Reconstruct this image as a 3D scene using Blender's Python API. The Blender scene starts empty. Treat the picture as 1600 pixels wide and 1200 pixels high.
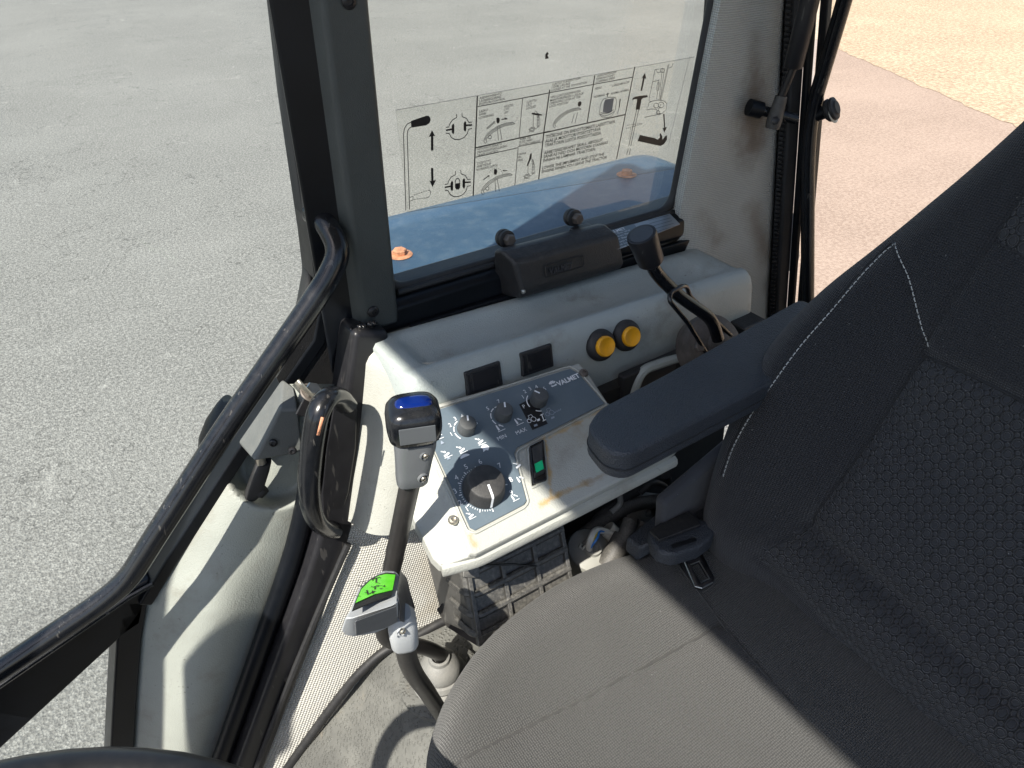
import bpy, bmesh, math, random
from mathutils import Vector, Matrix, noise
R_ = math.radians
random.seed(7)
sc = bpy.context.scene
COL = sc.collection

# ---------------------------------------------------------------- camera
FPX = 1110.0                       # focal length in pixels of a 1600 px wide picture
PITCH, AZ = R_(36.0), R_(55.6)
CAM = Vector((0, 0, 2.2))
FW = Vector((math.cos(PITCH)*math.cos(AZ), math.cos(PITCH)*math.sin(AZ), -math.sin(PITCH)))
RT = Vector((math.sin(AZ), -math.cos(AZ), 0)); UP = RT.cross(FW)
cd = bpy.data.cameras.new('camera'); cam = bpy.data.objects.new('camera', cd); COL.objects.link(cam)
cd.sensor_width = 36; cd.lens = 36*FPX/1600; cd.clip_start = .02; cd.clip_end = 400
cam.matrix_world = Matrix(((RT.x, UP.x, -FW.x, CAM.x), (RT.y, UP.y, -FW.y, CAM.y), (RT.z, UP.z, -FW.z, CAM.z), (0, 0, 0, 1)))
sc.camera = cam
# ---------------------------------------------------------------- sky, sun, exposure
SUN = Vector((-.70, -.30, 1.0)).normalized()      # towards the sun: ahead of the tractor, a little to its left
w = bpy.data.worlds.new('World'); sc.world = w; w.use_nodes = True
nt = w.node_tree; bg = nt.nodes['Background']
sky = nt.nodes.new('ShaderNodeTexSky'); sky.sky_type = 'NISHITA'; sky.sun_disc = False
sky.sun_elevation = math.asin(SUN.z); sky.sun_rotation = math.atan2(SUN.x, SUN.y)
sky.air_density = 1.0; sky.dust_density = 1.5
nt.links.new(sky.outputs[0], bg.inputs[0]); bg.inputs[1].default_value = .105
sl = bpy.data.lights.new('sun', 'SUN'); sl.energy = 4.8; sl.angle = R_(.55); sl.color = (1, .95, .86)
so = bpy.data.objects.new('sun', sl); COL.objects.link(so); so.location = (-4, -3, 9)
so.rotation_euler = (-SUN).to_track_quat('-Z', 'Y').to_euler()
sc.view_settings.view_transform = 'Standard'; sc.view_settings.look = 'None'
sc.view_settings.exposure = 1.0; sc.view_settings.gamma = 1
sc.render.engine = 'CYCLES'
sc.cycles.use_denoising = True; sc.cycles.max_bounces = 8; sc.cycles.diffuse_bounces = 4
sc.cycles.transparent_max_bounces = 16; sc.cycles.glossy_bounces = 4; sc.cycles.caustics_reflective = False

# ---------------------------------------------------------------- surveying helper: sight line -> point on a known plane
def at(px, py, X=None, Y=None, Z=None, pl=None):
    d = FW + RT*((px-800)/FPX) - UP*((py-600)/FPX)
    if X is not None: t = (X-CAM.x)/d.x
    elif Y is not None: t = (Y-CAM.y)/d.y
    elif Z is not None: t = (Z-CAM.z)/d.z
    else: t = (Vector(pl[0])-CAM).dot(Vector(pl[1]))/d.dot(Vector(pl[1]))
    return CAM + d*t
V = Vector
EX, EY, EZ = V((1,0,0)), V((0,1,0)), V((0,0,1))

# ---------------------------------------------------------------- materials
MATS = {}
class N:
    def __init__(s, name):
        s.m = bpy.data.materials.new(name); s.m.use_nodes = True; s.t = s.m.node_tree
        s.t.nodes.clear(); s.out = s.n('OutputMaterial')
    def n(s, typ, **kw):
        x = s.t.nodes.new('ShaderNode'+typ)
        for k, v in kw.items():
            if k[0] == '_': x.inputs[k[1:].replace('_', ' ')].default_value = v
            else: setattr(x, k, v)
        return x
    def l(s, a, b): s.t.links.new(a, b)
    def val(s, x, sock):
        if isinstance(x, (int, float)): sock.default_value = x
        else: s.l(x, sock)
    def math(s, op, a, b=0.0, c=0.0, clamp=False):
        x = s.n('Math', operation=op, use_clamp=clamp)
        s.val(a, x.inputs[0]); s.val(b, x.inputs[1]); s.val(c, x.inputs[2])
        return x.outputs[0]
    def ramp(s, fac, a, b, lo=0.0, hi=1.0):
        x = s.n('MapRange', interpolation_type='SMOOTHSTEP'); s.val(fac, x.inputs[0])
        x.inputs[1].default_value = a; x.inputs[2].default_value = b; x.inputs[3].default_value = lo; x.inputs[4].default_value = hi
        return x.outputs[0]
    def mix(s, fac, a, b, blend='MIX'):
        x = s.n('Mix', data_type='RGBA', blend_type=blend); s.val(fac, x.inputs[0])
        for v, k in ((a, 6), (b, 7)):
            if isinstance(v, tuple): x.inputs[k].default_value = (v[0], v[1], v[2], 1)
            else: s.l(v, x.inputs[k])
        return x.outputs[2]
    def coord(s, kind='Object'): return s.n('TexCoord').outputs[kind]
    def pos(s): return s.n('NewGeometry').outputs['Position']
    def noise(s, vec, scale, detail=3, rough=.55, dist=0):
        x = s.n('TexNoise', _Scale=scale, _Detail=detail, _Roughness=rough, _Distortion=dist); s.l(vec, x.inputs['Vector']); return x.outputs[0]
    def voro(s, vec, scale, rand=1.0, feat='F1', dim='3D'):
        x = s.n('TexVoronoi', feature=feat, voronoi_dimensions=dim); x.inputs['Scale'].default_value = scale
        x.inputs['Randomness'].default_value = rand; s.l(vec, x.inputs['Vector']); return x.outputs['Distance']
    def bump(s, h, strength=.3, dist=.001, prev=None):
        x = s.n('Bump'); x.inputs['Strength'].default_value = strength; x.inputs['Distance'].default_value = dist
        s.l(h, x.inputs['Height'])
        if prev is not None: s.l(prev, x.inputs['Normal'])
        return x.outputs[0]
    def seg(s, p, a, b):
        """distance from the shading point to the segment a-b"""
        a, b = V(a), V(b); ab = b-a
        sub = s.n('VectorMath', operation='SUBTRACT'); s.l(p, sub.inputs[0]); sub.inputs[1].default_value = a
        dt = s.n('VectorMath', operation='DOT_PRODUCT'); s.l(sub.outputs[0], dt.inputs[0]); dt.inputs[1].default_value = ab/ab.dot(ab)
        t = s.math('ADD', dt.outputs['Value'], 0, clamp=True)
        scl = s.n('VectorMath', operation='SCALE'); scl.inputs[0].default_value = ab; s.l(t, scl.inputs['Scale'])
        d = s.n('VectorMath', operation='SUBTRACT'); s.l(sub.outputs[0], d.inputs[0]); s.l(scl.outputs[0], d.inputs[1])
        ln = s.n('VectorMath', operation='LENGTH'); s.l(d.outputs[0], ln.inputs[0])
        return ln.outputs['Value']
    def bsdf(s, col, rough=.5, metal=0.0, normal=None, spec=.5, **kw):
        p = s.n('BsdfPrincipled')
        if isinstance(col, tuple): p.inputs['Base Color'].default_value = (*col[:3], 1)
        else: s.l(col, p.inputs['Base Color'])
        s.val(rough, p.inputs['Roughness']); s.val(metal, p.inputs['Metallic']); p.inputs['Specular IOR Level'].default_value = spec
        if normal is not None: s.l(normal, p.inputs['Normal'])
        for k, v in kw.items(): p.inputs[k.replace('_', ' ')].default_value = v
        return p.outputs[0]
    def done(s, sh, key):
        s.l(sh, s.out.inputs[0]); MATS[key] = s.m; return s.m

def simple(key, col, rough=.5, metal=0.0, grain=0.0, gscale=900, var=.15, vscale=14, spec=.5, dust=0.0, dustcol=(.30,.28,.24), scratch=0.0):
    """paint / plastic with leather-like grain, tone variation, dust lying on upward faces and worn patches"""
    a = N(key); p = a.coord()
    n1 = a.noise(p, vscale, 4)
    c = a.mix(a.ramp(n1, .3, .7), tuple(x*(1-var) for x in col), tuple(min(1, x*(1+var)) for x in col))
    n2 = a.noise(p, vscale*9, 5, .65)
    if dust:
        nrm = a.n('NewGeometry').outputs['Normal']; sp = a.n('SeparateXYZ'); a.l(nrm, sp.inputs[0])
        upf = a.ramp(sp.outputs[2], .1, .9, .25, 1)
        f = a.math('MULTIPLY', a.ramp(n2, .35, .75, .15, 1), a.math('MULTIPLY', upf, dust))
        c = a.mix(f, c, dustcol)
    if scratch:
        vs = a.n('VectorMath', operation='MULTIPLY'); a.l(p, vs.inputs[0]); vs.inputs[1].default_value = (60, 60, 9)
        n3 = a.noise(vs.outputs[0], 3, 2, .5)
        c = a.mix(a.math('MULTIPLY', a.ramp(n3, .66, .72), scratch), c, (.32, .30, .27))
    r = a.math('ADD', rough-.08, a.math('MULTIPLY', n2, .16))
    nb = a.bump(a.math('ADD', a.voro(p, gscale, 1.0), a.math('MULTIPLY', a.noise(p, gscale*.25, 2), .8)), min(1, grain), .0012) if grain else None
    return a.done(a.bsdf(c, r, metal, nb, spec), key)

# paints and plastics
simple('black_paint', (.004, .005, .007), .34, grain=.0, var=.3, dust=.02, dustcol=(.14,.15,.16), spec=.22)
simple('black_satin', (.012, .012, .014), .36, var=.25, dust=.05, dustcol=(.2,.19,.17), scratch=.12, spec=.35)
simple('black_plastic', (.014, .014, .015), .48, grain=.35, gscale=700, dust=.08)
simple('black_gloss', (.006, .007, .009), .20, var=.2, dust=.05, dustcol=(.2,.19,.18), scratch=.14, spec=.45)
simple('rubber', (.012, .012, .013), .6, var=.3, dust=.10, dustcol=(.2,.19,.17))
simple('pillar_trim', (.042, .049, .048), .48, grain=.22, gscale=950, var=.12, dust=.08)
simple('grip_dark', (.030, .034, .042), .42, grain=.15, gscale=900, var=.15, dust=.05)
simple('armrest_skin', (.029, .035, .045), .50, grain=.75, gscale=650, var=.12, dust=.05)
simple('lever_black', (.016, .015, .015), .40, var=.25, dust=.10, scratch=.12)
simple('grey_grip', (.120, .127, .134), .40, grain=.10, gscale=1200, var=.06, dust=.10)
simple('grey_grip_dark', (.085, .09, .10), .42, grain=.10, gscale=1200, var=.06, dust=.12)
simple('light_grip', (.44, .46, .47), .40, grain=.08, gscale=1200, var=.05, dust=.08)
simple('plate_grey', (.085, .092, .098), .36, var=.06)
simple('blue_cap', (.002, .012, .10), .10, var=.1)
simple('knob_black', (.024, .024, .025), .55, grain=.25, gscale=1500, var=.15, dust=.10)
simple('knob_grey', (.06, .064, .066), .55, grain=.2, gscale=1500, var=.12, dust=.10)
simple('white_print', (.72, .74, .76), .5, var=.05)
simple('dim_print', (.26, .30, .36), .5, var=.05)
simple('ink', (.006, .006, .007), .45, var=.1)
simple('thin_ink', (.05, .05, .05), .5, var=.1)
simple('grey_ink', (.22, .22, .22), .6, var=.1)
simple('yellow_cap', (.78, .36, .012), .42, var=.12, vscale=60)
simple('green_lens', (.0, .58, .20), .25, var=.05)
simple('steel', (.42, .42, .40), .34, 1.0, var=.2, vscale=40)
simple('zinc', (.50, .47, .40), .38, .9, var=.2, vscale=60)
simple('rusty_orange', (.58, .26, .145), .7, var=.3, vscale=90, grain=.4, gscale=600)
simple('brown_steel', (.10, .085, .075), .6, .4, var=.35, vscale=50, dust=.2)
simple('grey_rubber', (.17, .17, .16), .6, var=.15, dust=.3, grain=.2, gscale=500)
simple('dark_cavity', (.012, .012, .012), .8, var=.4, dust=.25, dustcol=(.10, .095, .085))
simple('ribbed_plastic', (.040, .039, .037), .45, var=.3, vscale=30, dust=.55, dustcol=(.22,.21,.185), scratch=.2)
simple('wire_yellow', (.75, .55, .04), .4); simple('wire_blue', (.02, .2, .6), .4); simple('wire_white', (.6, .58, .5), .45)
simple('post_dark', (.05, .048, .045), .6, var=.3, vscale=60, dust=.3)
simple('stitch_thread', (.42, .43, .42), .8, var=.15)
simple('seam_dark', (.016, .017, .019), .9)
simple('seam_grey', (.045, .044, .042), .9)
simple('roof_lining', (.30, .30, .28), .9, var=.1)
simple('foil_grey', (.30,.32,.34), .35, .5, var=.1)
simple('cap_rubber', (.27,.27,.245), .55, var=.12, dust=.2)
simple('latch_grey', (.105,.112,.108), .45, grain=.2, gscale=900, var=.1, dust=.1)
simple('wheel_black', (.010,.011,.013), .33, var=.15, dust=.02)
simple('dash_dark', (.02,.02,.022), .6, var=.1)

def console_mat(key, col, stains=(), grime=.5):
    a = N(key); p = a.coord()
    c = a.mix(a.ramp(a.noise(p, 7, 4), .3, .7), tuple(x*.90 for x in col), tuple(x*1.05 for x in col))
    g = a.math('MULTIPLY', a.ramp(a.noise(p, 20, 6, .7), .50, .78), grime)
    c = a.mix(g, c, (.17, .15, .115))
    sp = a.math('MULTIPLY', a.ramp(a.noise(p, 260, 2, .5), .66, .74), a.ramp(a.noise(p, 14, 3), .52, .66, 0, .55))
    c = a.mix(sp, c, (.07, .06, .05))
    wp = a.pos()
    wob = a.noise(wp, 60, 5, .7)
    for (s0, s1, wd, colr, amt) in stains:
        d = a.math('ADD', a.seg(wp, s0, s1), a.math('MULTIPLY', a.math('SUBTRACT', wob, .5), wd*4.5))
        c = a.mix(a.ramp(d, -wd*.3, wd*1.3, amt, 0), c, colr)
    gr = a.math('ADD', a.voro(p, 620, 1), a.math('MULTIPLY', a.noise(p, 160, 2), .7))
    nb = a.bump(gr, .30, .0010)
    return a.done(a.bsdf(c, a.math('ADD', .36, a.math('MULTIPLY', a.noise(p, 40, 3), .2)), 0.0, nb, .45), key)

def fabric_mat(key, col, col2, pitch, strength, coord='UV', stains=(), var=.18, vscale=10, lint=0.0, rnd=.12):
    """woven or knitted cloth: raised dots in rows"""
    a = N(key); uv = a.coord(coord)
    dot = a.voro(uv, 1/pitch, rnd, dim='2D' if coord == 'UV' else '3D')
    h = a.ramp(dot, .15, .62, 1, 0)
    p = a.coord('Object')
    c = a.mix(h, col2, col)
    c = a.mix(a.math('MULTIPLY', a.ramp(a.noise(p, vscale, 5, .6), .35, .75), var), c, tuple(x*.55 for x in col))
    wp = a.pos(); wob = a.noise(wp, 28, 5, .65)
    for (s0, s1, wd, colr, amt) in stains:
        d = a.math('ADD', a.seg(wp, s0, s1), a.math('MULTIPLY', a.math('SUBTRACT', wob, .5), wd*1.3))
        c = a.mix(a.ramp(d, -wd*.1, wd*1.15, amt, 0), c, colr)
    if lint:
        lf = a.math('MULTIPLY', a.ramp(a.noise(p, 420, 2, .5), .74, .77), lint)
        c = a.mix(lf, c, (.5, .5, .48))
    nb = a.bump(h, strength, pitch*.5)
    nb = a.bump(a.noise(p, 25, 3), .25, .004, nb)
    return a.done(a.bsdf(c, .92, 0.0, nb, .25, Sheen_Weight=.15, Sheen_Roughness=.5), key)

def quilt_mat(key, col):
    """raised circles with smaller ones between, stitched into a spacer cloth (uv in metres)"""
    a = N(key); uv = a.coord('UV')
    mp = a.n('Mapping'); a.l(uv, mp.inputs[0]); mp.inputs['Rotation'].default_value = (0, 0, R_(-12)); mp.inputs['Scale'].default_value = (1, .86, 1)
    d1 = a.voro(mp.outputs[0], 1/.0094, 0, dim='2D')
    mp2 = a.n('Mapping'); a.l(mp.outputs[0], mp2.inputs[0]); mp2.inputs['Location'].default_value = (.0047, .0047, 0)
    d2 = a.voro(mp2.outputs[0], 1/.0094, 0, dim='2D')
    ring = a.math('MULTIPLY', a.ramp(d1, .30, .36), a.ramp(d1, .42, .50, 1, 0))
    disc = a.ramp(d1, .24, .34, 1, 0)
    small = a.ramp(d2, .13, .22, 1, 0)
    h = a.math('ADD', a.math('ADD', a.math('MULTIPLY', disc, .45), a.math('MULTIPLY', small, .55)), a.math('MULTIPLY', ring, 1.0))
    fine = a.voro(uv, 1/.0011, .2, dim='2D')
    c = a.mix(a.ramp(h, 0, .6), tuple(x*.25 for x in col), col)  # relief shade put into the colour: gaps between the raised circles darkened
    c = a.mix(a.math('MULTIPLY', a.ramp(a.noise(a.coord(), 380, 2, .5), .76, .79), .5), c, (.4, .4, .38))
    nb = a.bump(h, 1.0, .0036); nb = a.bump(fine, .35, .0004, nb)
    return a.done(a.bsdf(c, .85, 0.0, nb, .3, Sheen_Weight=.2, Sheen_Roughness=.5), key)

def glass_mat(key, tint, dust, dcol=(.5,.5,.48), dscale=6):
    a = N(key); p = a.coord()
    tr = a.n('BsdfTransparent'); tr.inputs[0].default_value = (*tint, 1)
    gl = a.n('BsdfGlossy'); gl.inputs['Roughness'].default_value = .02; gl.inputs[0].default_value = (.9,.95,1,1)
    df = a.n('BsdfDiffuse'); df.inputs[0].default_value = (*dcol, 1)
    fr = a.n('Fresnel'); fr.inputs[0].default_value = 1.45
    m1 = a.n('MixShader'); a.l(a.math('MULTIPLY', fr.outputs[0], .12), m1.inputs[0]); a.l(tr.outputs[0], m1.inputs[1]); a.l(gl.outputs[0], m1.inputs[2])
    n = a.noise(p, dscale, 6, .7); sp = a.noise(p, dscale*50, 2, .5)
    f = a.math('MULTIPLY', a.math('ADD', a.ramp(n, .3, .8, .35, 1.0), a.ramp(sp, .70, .78, 0, 2.0)), dust)
    m2 = a.n('MixShader'); a.l(f, m2.inputs[0]); a.l(m1.outputs[0], m2.inputs[1]); a.l(df.outputs[0], m2.inputs[2])
    return a.done(m2.outputs[0], key)

def ground_mat(key, cols, scale, bumpd, patch=.25, crack=0.0, streak=0.0, spark=0.0):
    a = N(key); p = a.pos()
    v = a.n('TexVoronoi', feature='F1'); v.inputs['Scale'].default_value = scale; a.l(p, v.inputs['Vector'])
    sep = a.n('SeparateColor'); a.l(v.outputs['Color'], sep.inputs[0])
    c = a.mix(sep.outputs[0], cols[0], cols[1])
    c = a.mix(a.ramp(a.noise(p, scale*.5, 4, .7), .42, .60), c, cols[2])
    big = a.noise(p, .55, 5, .6)
    c = a.mix(a.math('MULTIPLY', a.ramp(big, .35, .7), patch), c, tuple(x*1.5 for x in cols[1]))
    if streak:
        mp = a.n('Mapping'); a.l(p, mp.inputs[0]); mp.inputs['Rotation'].default_value = (0, 0, R_(-20)); mp.inputs['Scale'].default_value = (.25, 2.4, 1)
        c = a.mix(a.math('MULTIPLY', a.ramp(a.noise(mp.outputs[0], 1.1, 4, .6), .45, .75), streak), c, tuple(x*1.7 for x in cols[1]))
    if spark:
        c = a.mix(a.math('MULTIPLY', a.ramp(a.noise(p, scale*.8, 2, .5), .70, .76), spark), c, (.62, .61, .58))
    if crack:
        vc = a.n('TexVoronoi', feature='DISTANCE_TO_EDGE'); vc.inputs['Scale'].default_value = scale*.55; a.l(p, vc.inputs['Vector'])
        c = a.mix(a.ramp(vc.outputs['Distance'], .0, .05, crack, 0), c, tuple(x*.3 for x in cols[0]))
    if crack > .3:      # meandering hairline cracks, old tar and oil marks
        cn = a.math('ABSOLUTE', a.math('SUBTRACT', a.noise(p, .45, 6, .62), .5))
        c = a.mix(a.ramp(cn, .0005, .0022, .55, 0), c, tuple(x*.35 for x in cols[0]))
        c = a.mix(a.ramp(a.noise(p, 1.7, 5, .6), .66, .74, 0, .28), c, tuple(x*.45 for x in cols[0]))
        c = a.mix(a.ramp(a.noise(p, 3.1, 6, .7, 1.5), .60, .68, 0, .22), c, (.42,.41,.38))
    nb = a.bump(v.outputs['Distance'], .55, bumpd)
    return a.done(a.bsdf(c, .88, 0.0, nb, .3), key)

ground_mat('asphalt', ((.178,.175,.163), (.285,.279,.260), (.132,.129,.121)), 110, .008, .10, .40, .03, .40)
ground_mat('paving', ((.325,.275,.240), (.385,.330,.292), (.270,.222,.192)), 75, .006, .15, 0, .08, .15)
ground_mat('gravel', ((.46,.385,.28), (.57,.49,.385), (.31,.255,.19)), 42, .02, .12, .25, 0, .3)
glass_mat('side_glass', (.95,.965,.945), .065, (.74,.74,.68), 5)
glass_mat('door_glass', (.94,.96,.95), .022)
glass_mat('rear_glass', (.98,.93,.88), .045, (.6,.52,.44))
a = N('decal_film'); tr = a.n('BsdfTransparent'); tr.inputs[0].default_value = (.97,.97,.95,1); df = a.n('BsdfDiffuse'); df.inputs[0].default_value = (.62,.62,.57,1)
m2 = a.n('MixShader'); m2.inputs[0].default_value = .09; a.l(tr.outputs[0], m2.inputs[1]); a.l(df.outputs[0], m2.inputs[2]); a.done(m2.outputs[0], 'decal_film')
# fender: faded blue paint with dust and scratches
a = N('fender_blue'); p = a.coord()
c = a.mix(a.ramp(a.noise(p, 5, 5, .6), .3, .7), (.034,.068,.118), (.043,.082,.138))
c = a.mix(a.math('MULTIPLY', a.ramp(a.noise(p, 40, 6, .7), .45, .75), .22), c, (.20,.23,.25))
mp = a.n('Mapping'); a.l(p, mp.inputs[0]); mp.inputs['Rotation'].default_value = (0,0,R_(35)); mp.inputs['Scale'].default_value = (10, 260, 20)
c = a.mix(a.math('MULTIPLY', a.ramp(a.noise(mp.outputs[0], 2, 3, .5), .68, .72), .16), c, (.38,.42,.46))
c = a.mix(a.math('MULTIPLY', a.ramp(a.noise(p, 300, 2, .5), .70, .76), .35), c, (.45,.46,.46))
a.done(a.bsdf(c, .42, 0.0, a.bump(a.noise(p, 60, 4), .12, .002), .4), 'fender_blue')
# control plate: dark blue-grey satin foil
a = N('plate_blue'); p = a.coord()
c = a.mix(a.ramp(a.noise(p, 30, 5, .6), .3, .7), (.098,.130,.156), (.112,.144,.170))
c = a.mix(a.math('MULTIPLY', a.ramp(a.noise(p, 120, 5, .7), .55, .75), .22), c, (.16,.18,.19))
a.done(a.bsdf(c, .40, 0.0, a.bump(a.noise(p, 1500, 2), .15, .0004), .5), 'plate_blue')
# green shift-pattern sticker
a = N('green_sticker'); p = a.coord()
c = a.mix(a.ramp(a.noise(p, 60, 3), .3, .7), (.10,.62,.02), (.16,.74,.04))
a.done(a.bsdf(c, .3), 'green_sticker')
# floor mat: pimpled grey rubber with ochre dust
a = N('floor_mat'); p = a.coord()
c = a.mix(a.ramp(a.noise(p, 8, 5, .65), .35, .7), (.085,.085,.078), (.150,.150,.136))
c = a.mix(a.math('MULTIPLY', a.ramp(a.noise(p, 13, 5, .7), .54, .74), .45), c, (.27,.225,.16))
pim = a.ramp(a.voro(p, 230, .9), .15, .5, 1, 0)
a.done(a.bsdf(c, .7, 0.0, a.bump(pim, .6, .0022), .3), 'floor_mat')

# ---------------------------------------------------------------- mesh helpers
class MB:
    def __init__(s): s.v = []; s.f = []; s.uv = {}
    def add(s, pts):
        i = len(s.v); s.v += [V(p) for p in pts]; return list(range(i, i+len(pts)))
    def face(s, idx): s.f.append(tuple(idx))
    def box(s, c, size, ax=(EX, EY, EZ)):
        c = V(c); h = [x/2 for x in size]
        i = s.add([c+ax[0]*sx*h[0]+ax[1]*sy*h[1]+ax[2]*sz*h[2] for sz in (-1,1) for sy in (-1,1) for sx in (-1,1)])
        for q in ((0,2,3,1),(4,5,7,6),(0,1,5,4),(2,6,7,3),(0,4,6,2),(1,3,7,5)): s.face([i[k] for k in q])
        return s
    def prism(s, poly, vec):
        vec = V(vec); n = len(poly); a = s.add(poly); b = s.add([V(p)+vec for p in poly])
        s.face(a[::-1]); s.face(b)
        for k in range(n): s.face((a[k], a[(k+1)%n], b[(k+1)%n], b[k]))
        return s
    def loft(s, rings, closed=True, cap0=True, cap1=True):
        idx = [s.add(r) for r in rings]; n = len(rings[0])
        for a, b in zip(idx, idx[1:]):
            for k in range(n if closed else n-1): s.face((a[k], a[(k+1)%n], b[(k+1)%n], b[k]))
        if cap0: s.face(idx[0][::-1])
        if cap1: s.face(idx[-1])
        return s
    def tube(s, path, r, seg=12, caps=True, flat=1.0, closed=False):
        path = [V(p) for p in path]; n = len(path)
        rr = r if isinstance(r, (list, tuple)) else [r]*n
        tg = []
        for i in range(n):
            a = path[i-1] if (i or closed) else path[0]; b = path[(i+1)%n] if (i < n-1 or closed) else path[-1]
            tg.append((b-a).normalized())
        nr = tg[0].orthogonal().normalized() if abs(tg[0].z) > .95 else tg[0].cross(EZ).normalized()
        rings = []
        for i in range(n):
            if i: nr = (nr - tg[i]*nr.dot(tg[i])).normalized()
            bn = tg[i].cross(nr)
            rings.append([path[i]+(nr*math.cos(2*math.pi*k/seg)+bn*math.sin(2*math.pi*k/seg)*flat)*rr[i] for k in range(seg)])
        if closed: rings.append(rings[0])
        return s.loft(rings, True, caps and not closed, caps and not closed)
    def lathe(s, prof, o, axis, seg=28, ref=None):
        o = V(o); ax = V(axis).normalized(); u = (V(ref) - ax*V(ref).dot(ax)).normalized() if ref else ax.orthogonal().normalized(); b = ax.cross(u)
        return s.loft([[o+ax*h+(u*math.cos(2*math.pi*k/seg)+b*math.sin(2*math.pi*k/seg))*max(r, 1e-5) for k in range(seg)] for r, h in prof])
    def grid(s, fn, nu, nv, uvfn=None):
        base = len(s.v)
        for j in range(nv+1):
            for i in range(nu+1):
                s.v.append(V(fn(i/nu, j/nv)))
                if uvfn: s.uv[len(s.v)-1] = uvfn(i/nu, j/nv)
        for j in range(nv):
            for i in range(nu):
                q = base+j*(nu+1)+i; s.face((q, q+1, q+nu+2, q+nu+1))
        return s
    def strip(s, pts, w, n, closed=False):
        """flat ribbon of width w along a polyline lying in the plane with normal n"""
        pts = [V(p) for p in pts]; n = V(n).normalized()
        m = len(pts)
        L = []; Rr = []
        for i in range(m):
            a = pts[(i-1) % m] if (closed or i) else pts[0]; b = pts[(i+1) % m] if (closed or i < m-1) else pts[-1]
            t = (b-a).normalized(); sd = n.cross(t).normalized()*w/2
            L.append(pts[i]+sd); Rr.append(pts[i]-sd)
        li = s.add(L); ri = s.add(Rr)
        for i in range(m if closed else m-1):
            j = (i+1) % m; s.face((li[i], ri[i], ri[j], li[j]))
        return s
    def poly(s, pts): s.face(s.add(pts)); return s
    def disc(s, c, r, n, seg=16, r2=None):
        n = V(n).normalized(); u = n.orthogonal().normalized(); b = n.cross(u); c = V(c)
        s.face(s.add([c+u*math.cos(2*math.pi*k/seg)*r+b*math.sin(2*math.pi*k/seg)*(r2 or r) for k in range(seg)])); return s
    def text(s, body, o, ex, ey, size, align='LEFT', bold=0.0, sx=1.0):
        cu = bpy.data.curves.new('t', 'FONT'); cu.body = body; cu.size = 1; cu.resolution_u = 2; cu.align_x = align; cu.space_line = 1.0; cu.offset = bold
        ob = bpy.data.objects.new('t', cu); me = bpy.data.meshes.new_from_object(ob)
        o = V(o); ex = V(ex); ey = V(ey)
        i = s.add([o+ex*(v.co.x*size*sx)+ey*(v.co.y*size) for v in me.vertices])
        for pl in me.polygons: s.face([i[k] for k in pl.vertices])
        bpy.data.objects.remove(ob); bpy.data.meshes.remove(me); bpy.data.curves.remove(cu); return s

def fillet(pts, r, n=6, closed=False):
    pts = [V(p) for p in pts]; out = []; m = len(pts)
    for i in range(m):
        if not closed and i in (0, m-1): out.append(pts[i]); continue
        p = pts[i]; a = pts[i-1]-p; b = pts[(i+1) % m]-p
        rr = min(r, a.length*.48, b.length*.48); a = p+a.normalized()*rr; b = p+b.normalized()*rr
        for k in range(n+1):
            t = k/n; out.append(a*(1-t)**2+p*2*t*(1-t)+b*t*t)
    return out

def ob(name, mb, mat, parent=None, bevel=0.0, seg=3, smooth=True, ang=38, sub=0, label=None, kind=None, solid=0.0):
    me = bpy.data.meshes.new(name)
    org = parent.matrix_world.translation.copy() if parent else V((0, 0, 0))
    if parent: org = V(parent['_org'])
    me.from_pydata([v-org for v in mb.v], [], mb.f); me.validate()
    bm = bmesh.new(); bm.from_mesh(me)
    if not mb.uv: bmesh.ops.recalc_face_normals(bm, faces=bm.faces)
    bm.to_mesh(me); bm.free()
    if mb.uv:
        ul = me.uv_layers.new(name='UVMap')
        for lp in me.loops: ul.data[lp.index].uv = mb.uv.get(lp.vertex_index, (0, 0))
    if smooth:
        me.polygons.foreach_set('use_smooth', [True]*len(me.polygons)); me.set_sharp_from_angle(angle=R_(ang))
    for m in (mat if isinstance(mat, (list, tuple)) else [mat]): me.materials.append(MATS[m])
    o = bpy.data.objects.new(name, me); COL.objects.link(o)
    if parent: o.parent = parent
    o['_org'] = tuple(org)
    if solid: md = o.modifiers.new('thickness', 'SOLIDIFY'); md.thickness = solid; md.offset = 0
    if bevel:
        md = o.modifiers.new('bevel', 'BEVEL'); md.width = bevel; md.segments = seg; md.limit_method = 'ANGLE'; md.angle_limit = R_(28); md.harden_normals = smooth
    if sub: md = o.modifiers.new('subdivision', 'SUBSURF'); md.levels = sub; md.render_levels = sub
    if label: o['label'] = label
    if kind: o['kind'] = kind
    return o
def thing(name, label, cat, loc=(0, 0, 0), group=None):
    o = bpy.data.objects.new(name, None); COL.objects.link(o); o.location = loc; o.empty_display_size = .05
    o['_org'] = tuple(loc); o['label'] = label; o['category'] = cat
    if group: o['group'] = group
    return o
def tag(o, label, cat, group=None):
    o['label'] = label; o['category'] = cat
    if group: o['group'] = group
    return o
def bolt(name, o, axis, r, h, mat, parent, washer=None, wmat=None):
    """hexagon head (with a washer as its sub-part)"""
    b = ob(name, MB().lathe([(r*.99, 0), (r, h*.15), (r, h*.8), (r*.82, h), (0, h)], V(o)+V(axis).normalized()*(.0015 if washer else 0), axis, 6), mat, parent, bevel=r*.06, seg=2)
    if washer: ob('washer', MB().lathe([(washer*.98, 0), (washer, .0006), (washer*.9, .0016), (0, .0018)], o, axis, 24), wmat or mat, b)
    return b
def screw(o, axis, r, parent, mat='steel', name='screw'):
    s_ = ob(name, MB().lathe([(r, 0), (r, .001), (r*.8, .0024), (r*.45, .0028), (r*.42, .0012), (0, .0010)], o, axis, 18), mat, parent)
    return s_

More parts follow.
